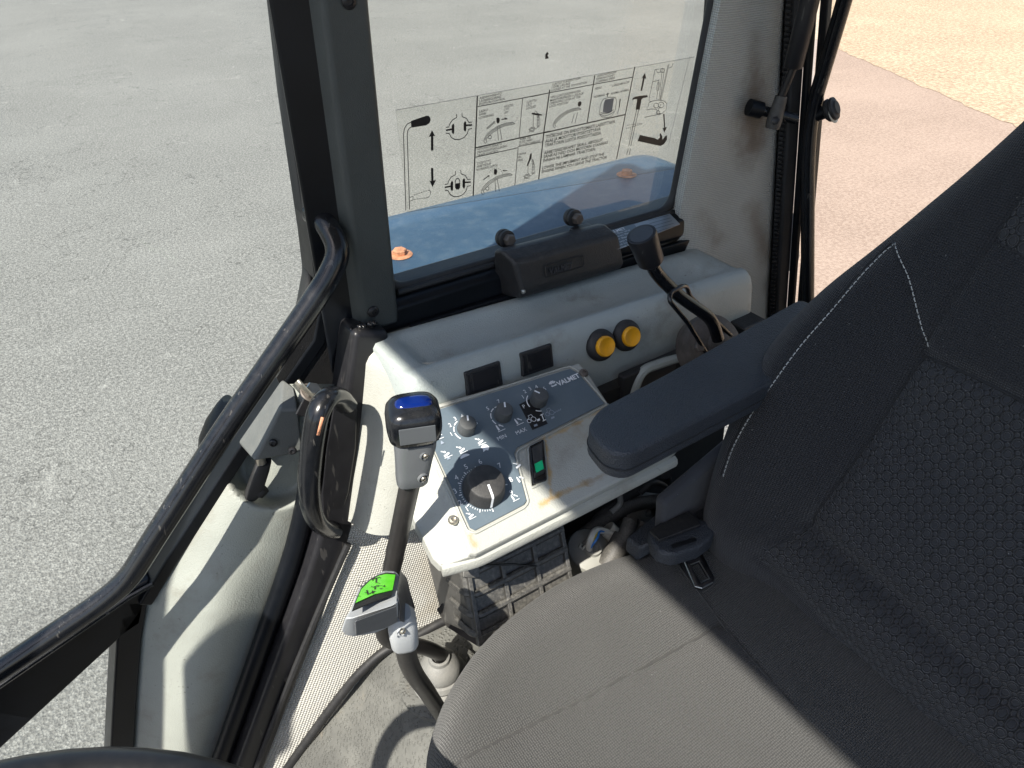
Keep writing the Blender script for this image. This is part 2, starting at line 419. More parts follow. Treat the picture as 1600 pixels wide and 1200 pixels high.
# ================================================================ SETTING
g = MB().poly([(-90,-90,0),(90,-90,0),(90,90,0),(-90,90,0)]); o = ob('asphalt_yard', g, 'asphalt', smooth=False); o['kind'] = 'structure'; o['label'] = 'weathered grey asphalt yard around the tractor'
g = MB().poly([(1.85,1.0,.004),(1.85,-30,.004),(85,-30,.004),(85,67.5,.004)]); o = ob('paving', g, 'paving', smooth=False); o['kind'] = 'structure'; o['label'] = 'pinkish brown paving seen through the rear window'
d = V((2.38,4.35,0)).normalized(); q = V((8.58,3.18,.008))
rag = [q+d*t_*.12+V((1,-.5,0))*(.05*noise.noise(V((t_*.35,0,5)))+.05*noise.noise(V((t_*1.3,2,5)))) for t_ in range(-60, 140)]
g = MB().poly([q-d*30+V((75,0,0)), q+d*40+V((60,0,0)), q+d*40]+rag[::-1]+[q-d*30]); o = ob('gravel_area', g, 'gravel', smooth=False); o['kind'] = 'structure'; o['label'] = 'pale yellow gravel beyond the brown paving'

# ================================================================ CAB FRAME
GY = .66                                   # plane of the side window glass
fr = thing('cab_frame', 'black steel cab frame with pillars, sill and roof around the driver', 'cab frame', (.24, .64, 1.3))
# roof: tapers towards the front, keeps the rear of the cab in shade
RZ = 2.75
rp = [(-.445,.443,RZ),(.16,.60,RZ),(.55,.70,RZ),(1.02,.70,RZ),(1.02,-.55,RZ),(.3,-.55,RZ),(-.425,-.40,RZ)]
ob('roof', MB().prism(rp, (0,0,.10)), 'roof_lining', fr, bevel=.03)
# door post (black) and the vinyl-covered pillar
ob('door_post', MB().prism([(.200,.648,1.74),(.240,.640,1.74),(.246,.700,1.74),(.222,.708,1.74)], (.010,0,1.02)), 'black_paint', fr, bevel=.004)
ob('post_flange', MB().prism([(.216,.700,1.78),(.228,.700,1.78),(.230,.716,1.78),(.221,.716,1.78)], (.010,0,.98)), 'rubber', fr, bevel=.003)
pc = ob('pillar_cover', MB().prism([(.226,.652,1.792),(.238,.628,1.792),(.279,.628,1.792),(.283,.656,1.792)], (.013,0,.97)), 'pillar_trim', fr, bevel=.005)
for (px, py) in ((583, 487), (545, 2)):
    s_ = at(px, py, Y=.6275); screw(s_, (0,-1,0), .0065, pc, 'black_satin')
# lower pillar: square tube running down and forward along the wheel arch
def sqpath(name, pts, wx, wy, mat, parent, bev=.008):
    rings = []
    pts = [V(p) for p in pts]
    for i, p in enumerate(pts):
        a = pts[max(0, i-1)]; b = pts[min(len(pts)-1, i+1)]; t = (b-a).normalized()
        sd = EY.cross(t).normalized()
        rings.append([p+sd*wx/2-EY*wy/2, p+sd*wx/2+EY*wy/2, p-sd*wx/2+EY*wy/2, p-sd*wx/2-EY*wy/2])
    return ob(name, MB().loft(rings), mat, parent, bevel=bev)
lp = [at(570,505,Y=.63), at(562,560,Y=.625), at(548,660,Y=.618), at(520,800,Y=.612), at(500,870,Y=.608), at(452,1000,Y=.604), at(378,1200,Y=.60), at(340,1300,Y=.60)]
sqpath('lower_pillar', fillet(lp, .05, 4), .042, .042, 'black_satin', fr, .007)
e2 = [at(544,850,Y=.578), at(500,950,Y=.578), at(452,1066,Y=.578), at(402,1195,Y=.578), at(370,1290,Y=.578)]
ob('edge_trim', MB().tube(fillet(e2, .05, 4), .0042, 8), 'rubber', fr)
sh = [p+V((-.034,.006,.006)) for p in lp[2:]]
ob('door_seal', MB().tube(fillet(sh, .05, 4), .012, 10), 'black_paint', fr)
# weld seam blob at the pillar joint
w_ = MB()
for k in range(7):
    c = at(551+k*5.5, 516-1.5*k+3*math.sin(k*2), Y=.622); w_.lathe([(.0005,-.003),(.0035,-.001),(.004,.001),(.001,.004)], c, (0,-1,.2), 8)
ob('weld_seam', w_, 'black_gloss', fr)
# sill below the side window
ob('window_sill', MB().prism([(.235,.628,1.786),(.235,.631,1.810),(.235,.640,1.815),(.235,.700,1.815),(.235,.700,1.77),(.235,.640,1.77)], (.57,0,-.003)), 'black_paint', fr, bevel=.004)
ob('sill_flange', MB().prism([(.290,.622,1.788),(.290,.630,1.788),(.290,.630,1.764),(.290,.622,1.764)], (.50,0,-.011)), 'black_paint', fr, bevel=.002)
# rear pillar with knitted cloth cover
def rl(z): return V((.709+.084*(z-1.823) + .10*max(0, 1.81-z), .642 - .25*max(0,1.80-z), z))
def rr(z): return V((.905-.085*(z-1.6), .586+.135*(z-1.6), z))
def pil(u, v):
    z = 1.50 + 1.25*v
    a, b = rl(z), rr(z); p = a.lerp(b, u); nrm = V((-.55,-.83,0)).normalized()
    bul = .014*math.sin(math.pi*u)**.8 + .004*math.sin(3*math.pi*u)*(1-v)
    edge = -.02*(max(0, .06-u)/.06)**2
    return p + nrm*(bul+edge)
fabric_mat('pillar_cloth', (.60,.595,.54), (.38,.38,.345), .0026, .9, 'UV', [(at(1185,150,Y=.62), at(1175,225,Y=.62), .042, (.15,.105,.065), .85), (at(1190,60,Y=.62), at(1180,180,Y=.62), .022, (.19,.145,.10), .6), (at(1085,335,Y=.64), at(1105,370,Y=.63), .026, (.18,.125,.075), .8), (at(1180,330,Y=.60), at(1195,400,Y=.60), .024, (.20,.15,.10), .65), (at(1190,440,Y=.6), at(1190,500,Y=.6), .020, (.13,.11,.085), .6)], var=.25)
ob('rear_pillar', MB().grid(pil, 16, 60, lambda u, v: (u*.22, v*1.25)), 'pillar_cloth', fr, solid=.004)
ob('rear_post', MB().prism([(.84,.655,1.3),(.915,.62,1.3),(.95,.69,1.3),(.85,.69,1.3)], (-.06,.10,1.45)), 'black_paint', fr, bevel=.006)
# front pillars, header and dash (ahead of and above the view; they carry the roof)
for (x, y) in ((-.66,.475), (-.66,-.42)):
    ob('front_pillar', MB().prism([(x-.03,y-.025,1.15),(x+.03,y-.025,1.15),(x+.03,y+.025,1.15),(x-.03,y+.025,1.15)], (.16,0,1.60)), 'black_paint', fr, bevel=.006)
ob('left_post', MB().prism([(.19,-.57,1.15),(.25,-.57,1.15),(.25,-.50,1.15),(.19,-.50,1.15)], (0,0,1.6)), 'black_paint', fr, bevel=.005)
ob('rear_left_post', MB().prism([(.88,-.57,1.15),(.96,-.57,1.15),(.96,-.49,1.15),(.88,-.49,1.15)], (0,0,1.6)), 'black_paint', fr, bevel=.005)
ob('rear_wall', MB().prism([(.93,-.55,1.05),(.97,-.55,1.05),(.97,.62,1.05),(.93,.62,1.05)], (0,0,.50)), 'dash_dark', fr, bevel=.004)
ob('dash_wall', MB().prism([(-.66,-.45,1.05),(-.62,-.45,1.05),(-.62,.44,1.05),(-.66,.44,1.05)], (0,0,.45)), 'dash_dark', fr, bevel=.006)
ob('left_lower_wall', MB().prism([(-.62,-.46,1.05),(.95,-.56,1.05),(.95,-.52,1.05),(-.62,-.42,1.05)], (0,0,.5)), 'dash_dark', fr, bevel=.004)
ob('shadow_pod', MB().prism([(-.50,.40,1.80),(-.365,.40,1.80),(-.350,.40,2.06),(-.50,.40,2.06)], (0,.05,0)), 'dash_dark', fr, bevel=.02)  # added unseen block, there to throw the dark patch on the door lining
# striker: bent strip with a bolt, where the door latch grips the post
stp = [at(462,597,Y=.612), at(475,612,Y=.608), at(492,628,Y=.604), at(497,643,Y=.606), at(492,654,Y=.612), at(480,658,Y=.622)]
sr = []
for i, p in enumerate(fillet(stp, .01, 4)):
    sr.append(p)
mb = MB(); a1 = [p+V((0,-.012,.010)) for p in sr]; a2 = [p+V((0,.012,-.010)) for p in sr]
ii = mb.add(a1); jj = mb.add(a2)
for k in range(len(ii)-1): mb.face((ii[k], ii[k+1], jj[k+1], jj[k]))
stk = ob('door_striker', mb, 'zinc', fr, solid=.003)
bc = at(486,614,Y=.604); ax = V((.35,-.45,.85)).normalized()
bolt('bolt', bc, ax, .0085, .008, 'steel', stk, .012, 'brown_steel')
ob('striker_plate', MB().box(at(503,636,Y=.615), (.05,.003,.03), (V((.80,0,-.6)), EY, V((.6,0,.8)))), 'black_satin', fr, bevel=.001)

# ---------------------------------------------------------------- side window
sw = thing('side_window', 'large clear side window pane between dark pillar and cloth covered rear pillar', 'window', (.5, GY, 1.83))
wq = [(.285,GY,1.832),(.712,GY,1.824),(.79,GY,2.74),(.296,GY,2.74)]
ob('glass_pane', MB().prism([(.262,GY,1.806),(.74,GY,1.80),(.80,GY,2.74),(.27,GY,2.74)], (0,.005,0)), 'side_glass', sw, smooth=False)
ob('seal', MB().tube(fillet([(.288,GY-.004,2.70),(.280,GY-.004,1.818),(.720,GY-.004,1.813),(.79,GY-.004,2.70)], .03, 6), .0065, 10), 'rubber', sw)
ob('seal_lip', MB().tube(fillet([(.290,GY-.012,1.818),(.716,GY-.012,1.813)], .01), .0035, 8), 'rubber', sw)
# two threaded studs with rubber rings that hold the latch to the glass
# ---------------------------------------------------------------- latch cover on the sill
lt = thing('window_latch_cover', 'black grained latch cover with embossed name on the window sill', 'latch cover', (.49,.61,1.80))
def LT(px, py, Y): return at(px, py, Y=Y)
top_b = [LT(783,393,.640), LT(938,349,.640)]; top_f = [LT(803,412,.606), LT(950,372,.606)]; bot_f = [LT(824,458,.600), LT(958,400,.600)]
top_b[1].z = top_b[0].z - .004; 
xl0, xr0 = .412, .572
sec = lambda x, s: [V((x,.642,1.840)), V((x,.628,1.845)), V((x-s*.006,.606,1.836)), V((x-s*.012,.597,1.799)), V((x-s*.012,.602,1.788)), V((x,.642,1.780))]
ob('cover', MB().loft([sec(xl0,-1), [p+V((xr0-xl0,0,-.006)) for p in sec(xl0,-1)]]), 'black_plastic', lt, bevel=.006, seg=4)
emo = at(868,411,Y=.601); ec = V((emo.x, .5985, emo.z))
fx = V((1,0,-.03)).normalized(); fz = V((0,.11,.99)).normalized()
e = MB(); e.text('VALMET', V((.4640,.5988,1.8110)), fx, fz, .0105, bold=.02, sx=.9)
for v_ in e.v: v_ -= V((0,.0006,0))
eo = ob('embossed_name', e, 'grip_dark', lt, smooth=False); md = eo.modifiers.new('t','SOLIDIFY'); md.thickness = .0012
fq = [V((.459,.5984,1.8085)), V((.516,.5984,1.8068)), V((.516,.6012,1.8205)), V((.459,.6012,1.8222))]
ob('name_frame', MB().tube(fillet(fq, .002, 3, True), .0007, 6, closed=True), 'black_plastic', lt)
for (px, py) in ((793, 374), (899, 341)):
    c = at(px, py, Y=.648)
    k = ob('clamp_stud', MB().lathe([(.0100,-.012),(.0108,-.010),(.0108,-.006),(.0095,-.005),(.0105,-.004),(.0105,.000),(.0070,.001),(0,.001)], c, (0,-1,.15), 24), 'rubber', lt)
    ob('nut', MB().lathe([(.0070,0),(.0074,.001),(.0074,.006),(.0062,.008),(.003,.008),(.003,.0075),(0,.0075)], c-EY*.001+EZ*.0003, (0,-1,.15), 6), 'brown_steel', k)
    ob('clamp_tab', MB().box(c+V((.004,-.008,-.014)), (.030,.012,.010)), 'black_plastic', lt, bevel=.002)
screw(at(813,452,Y=.604)-EY*.006, (-.5,-.8,0), .003, lt, 'steel', 'rivet')
# ---------------------------------------------------------------- data plate on the sill
SLN = V((0,-.33,.94)).normalized()
def dp(px, py): return at(px, py, pl=((.6,.640,1.815), (0,-.12,.993)))
dpl = thing('data_plate', 'small printed data plate on the black sill behind the lever knob', 'data plate', tuple(dp(1000,370)))
q = [dp(941,366), dp(1046,336), dp(1062,352), dp(962,393)]
up_ = V((0,-.12,.993))
ob('plate', MB().prism([p+up_*.0012 for p in q], up_*.0008), 'foil_grey', dpl, smooth=False)
ob('dark_field', MB().poly([p+up_*.0024 for p in (dp(941,366), dp(990,352), dp(1008,376), dp(962,393))]), 'plate_blue', dpl, smooth=False)
t = MB(); ex = (q[1]-q[0]).normalized(); ey = up_.cross(ex).normalized()
t.text('VALMET', dp(951,369)+up_*.0030, ex, ey, .0080, bold=.02)
for k, s_ in enumerate(('Sarja nro  ID.no  Ser.nr', 'Moottorin nro  Motor nr', 'Teho kW  Effekt Power', 'Suurin paino  Max vikt', 'Etuakseli  Framaxel', 'Taka-akseli  Bakaxel')):
    t.text(s_, dp(949.5+k*2.6, 373.2+k*4.0)+up_*.0030, ex, ey, .0046, sx=.86)
ob('lettering', t, 'white_print', dpl, smooth=False, kind='stuff')
t = MB()
for k in range(5):
    a_ = dp(1012+k*2.4, 347.5+k*4.6); b_ = dp(1044+k*2.6, 339+k*4.2); t.strip([a_+up_*.0026, b_+up_*.0026], .0007, up_)
ob('ruled_lines', t, 'ink', dpl, smooth=False)

# ---------------------------------------------------------------- instruction decal on the side window
DY = GY-.0012; DN = V((0,-1,0))
def D1(x, y): return at(600+x/6, 140+y/6, Y=DY-.0006)
def D2(x, y): return at(830+x/5.714, 80+y/5.714, Y=DY-.0006)
dc = thing('instruction_decal', 'transparent instruction decal with black diagrams and text on the side window', 'decal', (.48,DY,1.9))
cq = [at(618,172,Y=DY), at(1084,89,Y=DY), at(1062,262,Y=DY), at(637,331,Y=DY)]
ob('film', MB().poly(cq), 'decal_film', dc, smooth=False)
thin, med, bold = MB(), MB(), MB()
LW = .0007
def th(pts, f=D1, w=LW, cl=False): thin.strip([f(*p) for p in pts], w, DN, cl)
def bd(pts, f=D1, w=.0016): bold.strip([f(*p) for p in pts], w, DN)
def fill(pts, f=D1): bold.poly([f(*p) for p in pts])
def circ(cx, cy, r, f=D1, a0=0, a1=360, n=18, ry=None, w=LW): th([(cx+r*math.cos(R_(a0+(a1-a0)*k/n)), cy+(ry or r)*math.sin(R_(a0+(a1-a0)*k/n))) for k in range(n+1)], f, w)
# outline of the film
gl_ = MB(); gl_.strip([p-EY*.0004 for p in cq], .0005, DN, True); gl_.strip([D2(1415,45), D2(1225,835)], .0005, DN)
# left: lever with two positions
th([(205,1135),(183,420),(190,370),(215,325),(252,306)], w=.0009); th([(240,1125),(218,420),(223,385),(240,360),(258,352)], w=.0009)
fill([(253,295),(270,288),(395,245),(420,246),(434,265),(437,290),(425,315),(395,335),(262,356),(254,340)])
fill([(450,380),(482,440),(463,434),(463,572),(440,572),(440,438),(420,446)]); fill([(455,915),(425,850),(443,858),(440,735),(462,735),(464,852),(488,846)])
th([(240,1012),(272,1000),(272,1035),(245,1045)])
for k in range(7): th([(280+k*22, 990-k*7.5), (293+k*22, 985-k*7.5)])
for k in range(6): th([(285+k*22, 1030-k*3), (298+k*22, 1027-k*3)])
th([(425,940),(436,955),(434,980)]); th([(428,995),(410,1015)])
for (cx, cy, lock) in ((703, 370, 0), (692, 905, 1)):
    th([(cx-22,cy-140),(cx-22,cy-108),(cx-62,cy-85),(cx-88,cy-45),(cx-93,cy-20),(cx-122,cy-16)], w=.001); th([(cx+28,cy-150),(cx+30,cy-116),(cx+70,cy-100),(cx+92,cy-62),(cx+122,cy-66)], w=.001)
    th([(cx-122,cy+38),(cx-92,cy+42),(cx-72,cy+78),(cx-40,cy+98),(cx+5,cy+98),(cx+50,cy+78),(cx+78,cy+42),(cx+90,cy+2),(cx+122,cy-6)], w=.001)
    bd([(cx-122,cy+12),(cx-60,cy)], w=.0018); bd([(cx+62,cy-35),(cx+122,cy-38)], w=.0018)
    for sx, dy in ((-1,0),(1,-24)):
        ox = cx-56 if sx < 0 else cx+56
        fill([(ox-12,cy+dy-30),(ox,cy+dy-52),(ox+12,cy+dy-40),(ox+12,cy+dy+34),(ox+2,cy+dy+50),(ox-12,cy+dy+30)])
    if lock:
        fill([(cx-26,cy-25),(cx+22,cy-30),(cx+22,cy+12),(cx+10,cy+30),(cx-12,cy+32),(cx-26,cy+15)]); circ(cx-2,cy-30,22,D1,180,360,10,44,.0011)
# ruled boxes
bd([(875,60),(836,998)], w=.0016); bd([(1554,0),(1500,390),(1450,842)], w=.0016); bd([(858,546),(1556,390)], w=.0013); bd([(118,728),(838,566)], D2, .0013)
bd([(925,140),(762,962)], D2, .0015); bd([(568,216),(500,636)], D2, .0015)
th([(878,160),(1555,30)], w=.0009); th([(1300,82),(1266,455)], w=.0009); th([(1258,545),(1226,900)], w=.0009); th([(856,634),(1258,545)], w=.0009); th([(0,406),(150,374),(560,296),(900,233)], D2, .0009)
th([(1258,535),(1484,490)], w=.0007)
# lever quadrants
def quad(P, f, s=1.0):
    th([P(0,160),(P(15,130)),P(60,85),P(130,40),P(200,15),P(260,5),P(285,20)], f); th([P(12,175),P(30,148),P(75,105),P(140,60),P(205,36),P(265,26),P(285,20)], f); th([P(6,168),P(22,138),P(66,95),P(134,50),P(202,25),P(262,15)], f)
    th([P(0,160),P(-6,185),P(10,205),P(24,190),P(12,175)], f)
quad(lambda x, y: (942+x, 300+y), D1); quad(lambda x, y: (918+x, 780+y), D1); quad(lambda x, y: (200+x*.86, 500+y*.9), D2)
for (cx, cy) in ((1070,290),(1046,772)):
    fill([(cx-16,cy-22),(cx-4,cy-28),(cx+10,cy-26),(cx+16,cy-5),(cx+10,cy+22),(cx-6,cy+28),(cx-15,cy+15)])
    th([(cx-6,cy+60),(cx+2,cy+185)]); th([(cx+14,cy+60),(cx+36,cy+180)]); circ(cx-78,cy+155,16)
fill([(420,455),(435,447),(448,452),(448,475),(436,494),(420,492),(416,475)], D2); th([(385,560),(362,640)], D2); th([(415,545),(390,645)], D2)
fill([(1100,278),(1135,268),(1132,260),(1160,272),(1140,286),(1137,278),(1102,286)]); th([(965,360),(1030,305),(1024,300),(1042,302),(1040,318),(1036,310),(975,365),(962,362)])
fill([(930,842),(975,808),(966,802),(990,804),(984,826),(978,814),(936,848)]); fill([(1156,756),(1128,758),(1128,750),(1110,758),(1130,770),(1130,764),(1154,764)])
for k in range(9): a_ = R_(200+k*17.5); th([(1050+62*math.cos(a_), 800+62*math.sin(a_)), (1050+66*math.cos(a_+.12), 800+66*math.sin(a_+.12))])
# perforated brackets
for (ox, oy) in ((1400,220),(1352,660)):
    th([(ox,oy+100),(ox-2,oy+110),(ox-48+48,oy+20),(ox+20,oy-20),(ox+45,oy+5),(ox+62,oy+60),(ox+60,oy+120),(ox+20,oy+150),(ox-5,oy+115),(ox,oy+100)])
    for k in range(5): circ(ox+42+2*math.sin(k), oy+10+k*27, 8, n=8)
    circ(ox-12, oy+155, 22, n=10); circ(ox-12, oy+155, 12, n=8); th([(ox-45,oy+150),(ox-30,oy+165),(ox-40,oy+185)])
fill([(1384,222),(1392,216),(1480,232),(1482,244),(1440,244),(1386,232)]); fill([(1372,600),(1386,598),(1382,640),(1356,700),(1346,718),(1338,712),(1360,650)])
# seat seen from above
th([(640,430),(700,410),(750,412),(762,440),(752,520),(720,580),(680,592),(630,585),(608,560),(618,480)], D2, cl=True); th([(620,545),(650,560),(690,552),(740,520)], D2); th([(615,560),(650,578),(700,566),(738,540)], D2)
gr_ = MB(); gr_.poly([D2(*p)+EY*.0002 for p in ((662,432),(740,418),(722,540),(690,556),(640,548),(648,470))])
bd([(682,372),(680,410)], D2, .001); bd([(668,385),(697,380)], D2, .001); bd([(795,425),(786,500)], D2, .0016); th([(786,500),(770,560)], D2)
# arrows and hammer-like handles at the right
fill([(1016,192),(1028,250),(1014,240),(990,354),(976,352),(998,238),(984,246)], D2); fill([(1178,560),(1190,560),(1196,680),(1212,676),(1188,728),(1172,682),(1186,688)], D2)
fill([(902,440),(906,420),(930,405),(1000,395),(1038,393),(1040,410),(1000,418),(985,430),(970,520),(932,522),(946,428),(920,428)], D2)
th([(942,520),(870,850)], D2, .001); th([(960,520),(888,850)], D2, .001); th([(868,870),(852,925)], D2, .001); th([(886,870),(874,925)], D2, .001)
fill([(970,748),(1100,775),(1130,790),(1150,770),(1146,740),(1156,730),(1170,760),(1172,790),(1200,755),(1212,752),(1212,790),(1185,830),(1155,846),(1100,835),(950,802)], D2)
for k in range(9): th([(846+k*17, 692-k*5), (856+k*17, 689-k*5)], D2); th([(856+k*15, 662-k*2), (865+k*15, 660-k*2)], D2)
for k in range(5): th([(890-k*4, 690+k*20), (887-k*4, 702+k*20)], D2)
# pump sketch
th([(1106,165),(1170,155),(1142,430)], D2); th([(1106,165),(1085,270),(1050,440),(1070,450)], D2); th([(1085,270),(1140,262)], D2); circ(1172,172,18,D2,n=10); th([(1120,170),(1125,190),(1160,185)], D2)
th([(1130,280),(1115,345),(1135,352),(1150,285),(1130,280)], D2); th([(1190,150),(1150,440)], D2); th([(1232,110),(1160,440)], D2); th([(1222,120),(1152,435)], D2); th([(1268,108),(1255,140),(1230,150)], D2); th([(1142,250),(1120,430)], D2)
th([(1050,460),(1085,445),(1140,435),(1190,445),(1212,470),(1205,520),(1170,555),(1130,560),(1120,520),(1080,515),(1030,525),(1045,490),(1050,460)], D2); circ(1115,485,22,D2,n=10); circ(1160,480,26,D2,n=10); circ(1132,545,15,D2,n=8); th([(1160,470),(1130,540)], D2); th([(1012,590),(1160,560)], D2)
ob('thin_lines', thin, 'thin_ink', dc, smooth=False); ob('bold_shapes', bold, 'ink', dc, smooth=False); ob('outline', gl_, 'grey_ink', dc, smooth=False); ob('grey_field', gr_, 'grey_ink', dc, smooth=False)
tx = MB()
def dtext(lines, f, x, y, dx, dy, xe, bold=.012):
    """lines of print; (x, y) start and xe end of the first line, (dx, dy) step per line"""
    sp = (f(x+dx, y+dy)-f(x, y)).length; size = sp*1.10
    probe = MB(); probe.text(lines[0], (0,0,0), EX, EZ, 1); wd = max(v.x for v in probe.v)
    sx = (f(xe, y-(xe-x)*.228)-f(x, y)).length/(wd*size)
    for k, s_ in enumerate(lines):
        p0 = f(x+dx*k, y+dy*k); p1 = f(x+dx*k+100, y+dy*k-22.8)
        tx.text(s_, p0-EY*.0002, (p1-p0).normalized(), V((.10,0,1)).normalized(), size, bold=bold, sx=sx)
dtext(['ASENNONSÄÄTÖ','LÄGESREGLERING','POSITION CONTROL'], D1, 896, 92, -3, 29, 1100)
dtext(['LASKU','SÄNK','LOWERING'], D1, 890, 218, -2, 30, 970); dtext(['NOSTO','LYFT','LIFT'], D1, 1126, 172, -2, 29, 1208); dtext(['LUKITTU','LÅST','LOCKED'], D1, 1336, 130, -3, 29, 1430)
dtext(['VETOVASTUSSÄÄTÖ','DRAGKRAFTSREGLERING','DRAFT CONTROL'], D1, 874, 572, -2, 29, 1103); dtext(['AURA, ÄES','PLOG, HARV','PLOUGH, HARROW'], D1, 1270, 478, -3, 29, 1375)
dtext(['TYÖSYVYYS','ARBETSDJUP','WORKING DEPTH'], D1, 868, 706, -2, 29, 997); dtext(['VAPAA','FRI','FREE'], D1, 1256, 620, -2, 28, 1330)
dtext(['LUKITUS YLÄASENTOON','I ÖVRE LÅSLÄGE','LOCKED AT THE TOP POSITION'], D2, 186, 306, -5, 27, 437); dtext(['LASKUNOPEUDEN','SÄNKHASTIGHET','LOWERING SPEED'], D2, 584, 232, -5, 27, 757)
dtext(['VIPU LUKITUSASENNOSSA','MANÖVERSPAKEN I LÅSLÄGE','OPERATING LEVER AT THE','LOCK POSITION'], D2, 170, 424, -4, 27, 440)
dtext(['HIDAS'], D2, 566, 346, -4, 27, 625); dtext(['LÅNGSAM SLOW'], D2, 722, 318, -4, 27, 876); dtext(['NORMAALI'], D2, 556, 420, -4, 27, 656); dtext(['NORMAL NORMAL'], D2, 708, 390, -4, 27, 872)
dtext(['TYÖKONE ON EHDOTTOMASTI LASKETTAVA','ALAS JA MOOTTORI PYSÄYTETTÄVÄ','TRAKTORIN LUOTA POISTUTTAESSA'], D2, 130, 780, -5, 38, 745, .02)
dtext(['ARBETSREDSKAPET SKALL ABSOLUT','SÄNKAS NED OCH MOTORN STANNAS','INNAN NI LÄMNAR TRAKTORN'], D2, 112, 922, -5, 35, 637, .02)
dtext(['LOWER THE IMPLEMENT AND STOP THE','ENGINE WHEN YOU LEAVE THE TRACTOR'], D2, 94, 1056, -4, 34, 648, .02)
ob('lettering', tx, 'ink', dc, smooth=False, kind='stuff')
# small dark speck stuck to the glass above the decal
sp_ = ob('tape_scrap', MB().prism([at(*p, Y=GY-.0008) for p in ((852,92),(852,85),(855,81),(857,84),(855,86),(857,91))], (0,-.0006,0)), 'ink', smooth=False); tag(sp_, 'tiny black scrap stuck on the side glass above the decal', 'tape scrap')

# ---------------------------------------------------------------- rear fender outside the window
fd = thing('rear_fender', 'blue rear fender with rusty orange bolts outside the side window', 'fender', (.8,.85,1.5))
def fpro(x):
    return [V((x,.705,1.690)), V((x,.705,1.728)), V((x,.74,1.731)), V((x,1.02,1.731)), V((x,1.048,1.727)), V((x,1.058,1.712)), V((x,1.060,1.62)), V((x,1.045,1.62)), V((x,1.045,1.700)), V((x,1.02,1.715))]
rings = [[p+V((0,0,-.5)) for p in fpro(.28)], [p+V((0,0,-.22)) for p in fpro(.30)], [p+V((0,0,-.04)) for p in fpro(.325)], [p+V((0,0,-.008)) for p in fpro(.345)], fpro(.375), fpro(.8), fpro(1.02), [p+V((0,0,-.004)) for p in fpro(1.05)], [p+V((0,-.0,-.03)) for p in fpro(1.10)], [p+V((0,0,-.12)) for p in fpro(1.14)]]
ob('wing', MB().loft(rings), 'fender_blue', fd, bevel=0, ang=50)
for (px, py) in ((625, 398), (979, 273)):
    c = at(px, py, Z=1.7315); b_ = bolt('bolt', c, (0,0,1), .011, .008, 'rusty_orange', fd, .019, 'rusty_orange')
wc = [at(604,436,Z=1.75), at(617,447,Z=1.752), at(632,458,Z=1.755)]
ob('wiper_stub', MB().tube(wc, .003, 8), 'black_paint', fd)

# ================================================================ SIDE CONSOLE
PT = R_(22); PO = V((.27,.42,1.73)); PEX = EX; PEY = V((0,math.cos(PT),math.sin(PT))); PNN = V((0,-math.sin(PT),math.cos(PT)))
def PP(px, py, h=0.0): return at(px, py, pl=(PO+PNN*h, PNN))
rust = (.42,.25,.06)
console_mat('console_grey', (.36,.395,.38), [(at(1015,540,Y=.5), at(1060,480,Y=.51), .02, (.22,.21,.18), .4), (at(640,470,Y=.61), at(1090,330,Y=.61), .012, (.16,.14,.11), .5)], .55)
console_mat('panel_grey', (.38,.385,.35), [
    (PP(852,690), PP(861,775), .0030, rust, .75), (PP(858,684), PP(905,660), .0024, rust, .6), (PP(905,660), PP(945,638), .0018, rust, .45), (PP(826,695), PP(850,684), .0022, rust, .7), (PP(846,788), PP(872,774), .0040, rust, .75), (PP(872,774), PP(915,755), .0032, (.34,.22,.08), .6), (PP(915,755), PP(1000,714), .0034, (.24,.17,.09), .55), (PP(735,838), PP(740,850), .0030, rust, .55),
    (PP(895,660), PP(915,690), .010, (.22,.16,.07), .35)], .45)
console_mat('lining_grey', (.285,.30,.27), [(at(330,960,Y=.63), at(352,950,Y=.63), .0025, (.14,.13,.11), .5)], .5)
fabric_mat('wall_cloth', (.54,.53,.48), (.40,.39,.355), .0034, .8, 'UV', [(at(690,900,Y=.53), at(700,930,Y=.53), .045, (.30,.25,.17), .55), (at(560,900,Y=.55), at(520,1000,Y=.55), .05, (.40,.38,.33), .4), (at(620,990,Y=.53), at(690,960,Y=.53), .03, (.28,.24,.17), .6)], var=.22)
con = thing('side_console', 'grey moulded side console with shelf below the side window', 'console', (.45,.53,1.4))
def cpro(x, tray, drop=0.0, end=0.0):
    dz = -(x-.238)*.054 - drop; f = .013*tray
    pts = [(.630,1.770),(.626,1.787),(.617,1.792),(.606,1.792-.3*f),(.599,1.792-f),(.575,1.792-f),(.552,1.792-f),(.543,1.792-.4*f),(.536,1.796),(.528,1.796),(.521,1.791),(.516,1.779),(.512,1.755),(.508,1.730),(.503,1.69),(.497,1.64),(.494,1.56),(.60,1.56)]
    return [V((x+end*(.62-y)*.0, y, z+dz)) for y, z in pts]
xs = [(.236,0,.006),(.240,0,.001),(.256,0,0),(.264,.25,0),(.272,.85,0),(.282,1,0),(.40,1,0),(.55,1,0),(.678,1,0),(.690,.85,0),(.697,.25,0),(.704,0,0),(.728,0,0),(.738,0,.001),(.743,0,.006)]
ob('body', MB().loft([cpro(*a) for a in xs]), 'console_grey', con, ang=60)
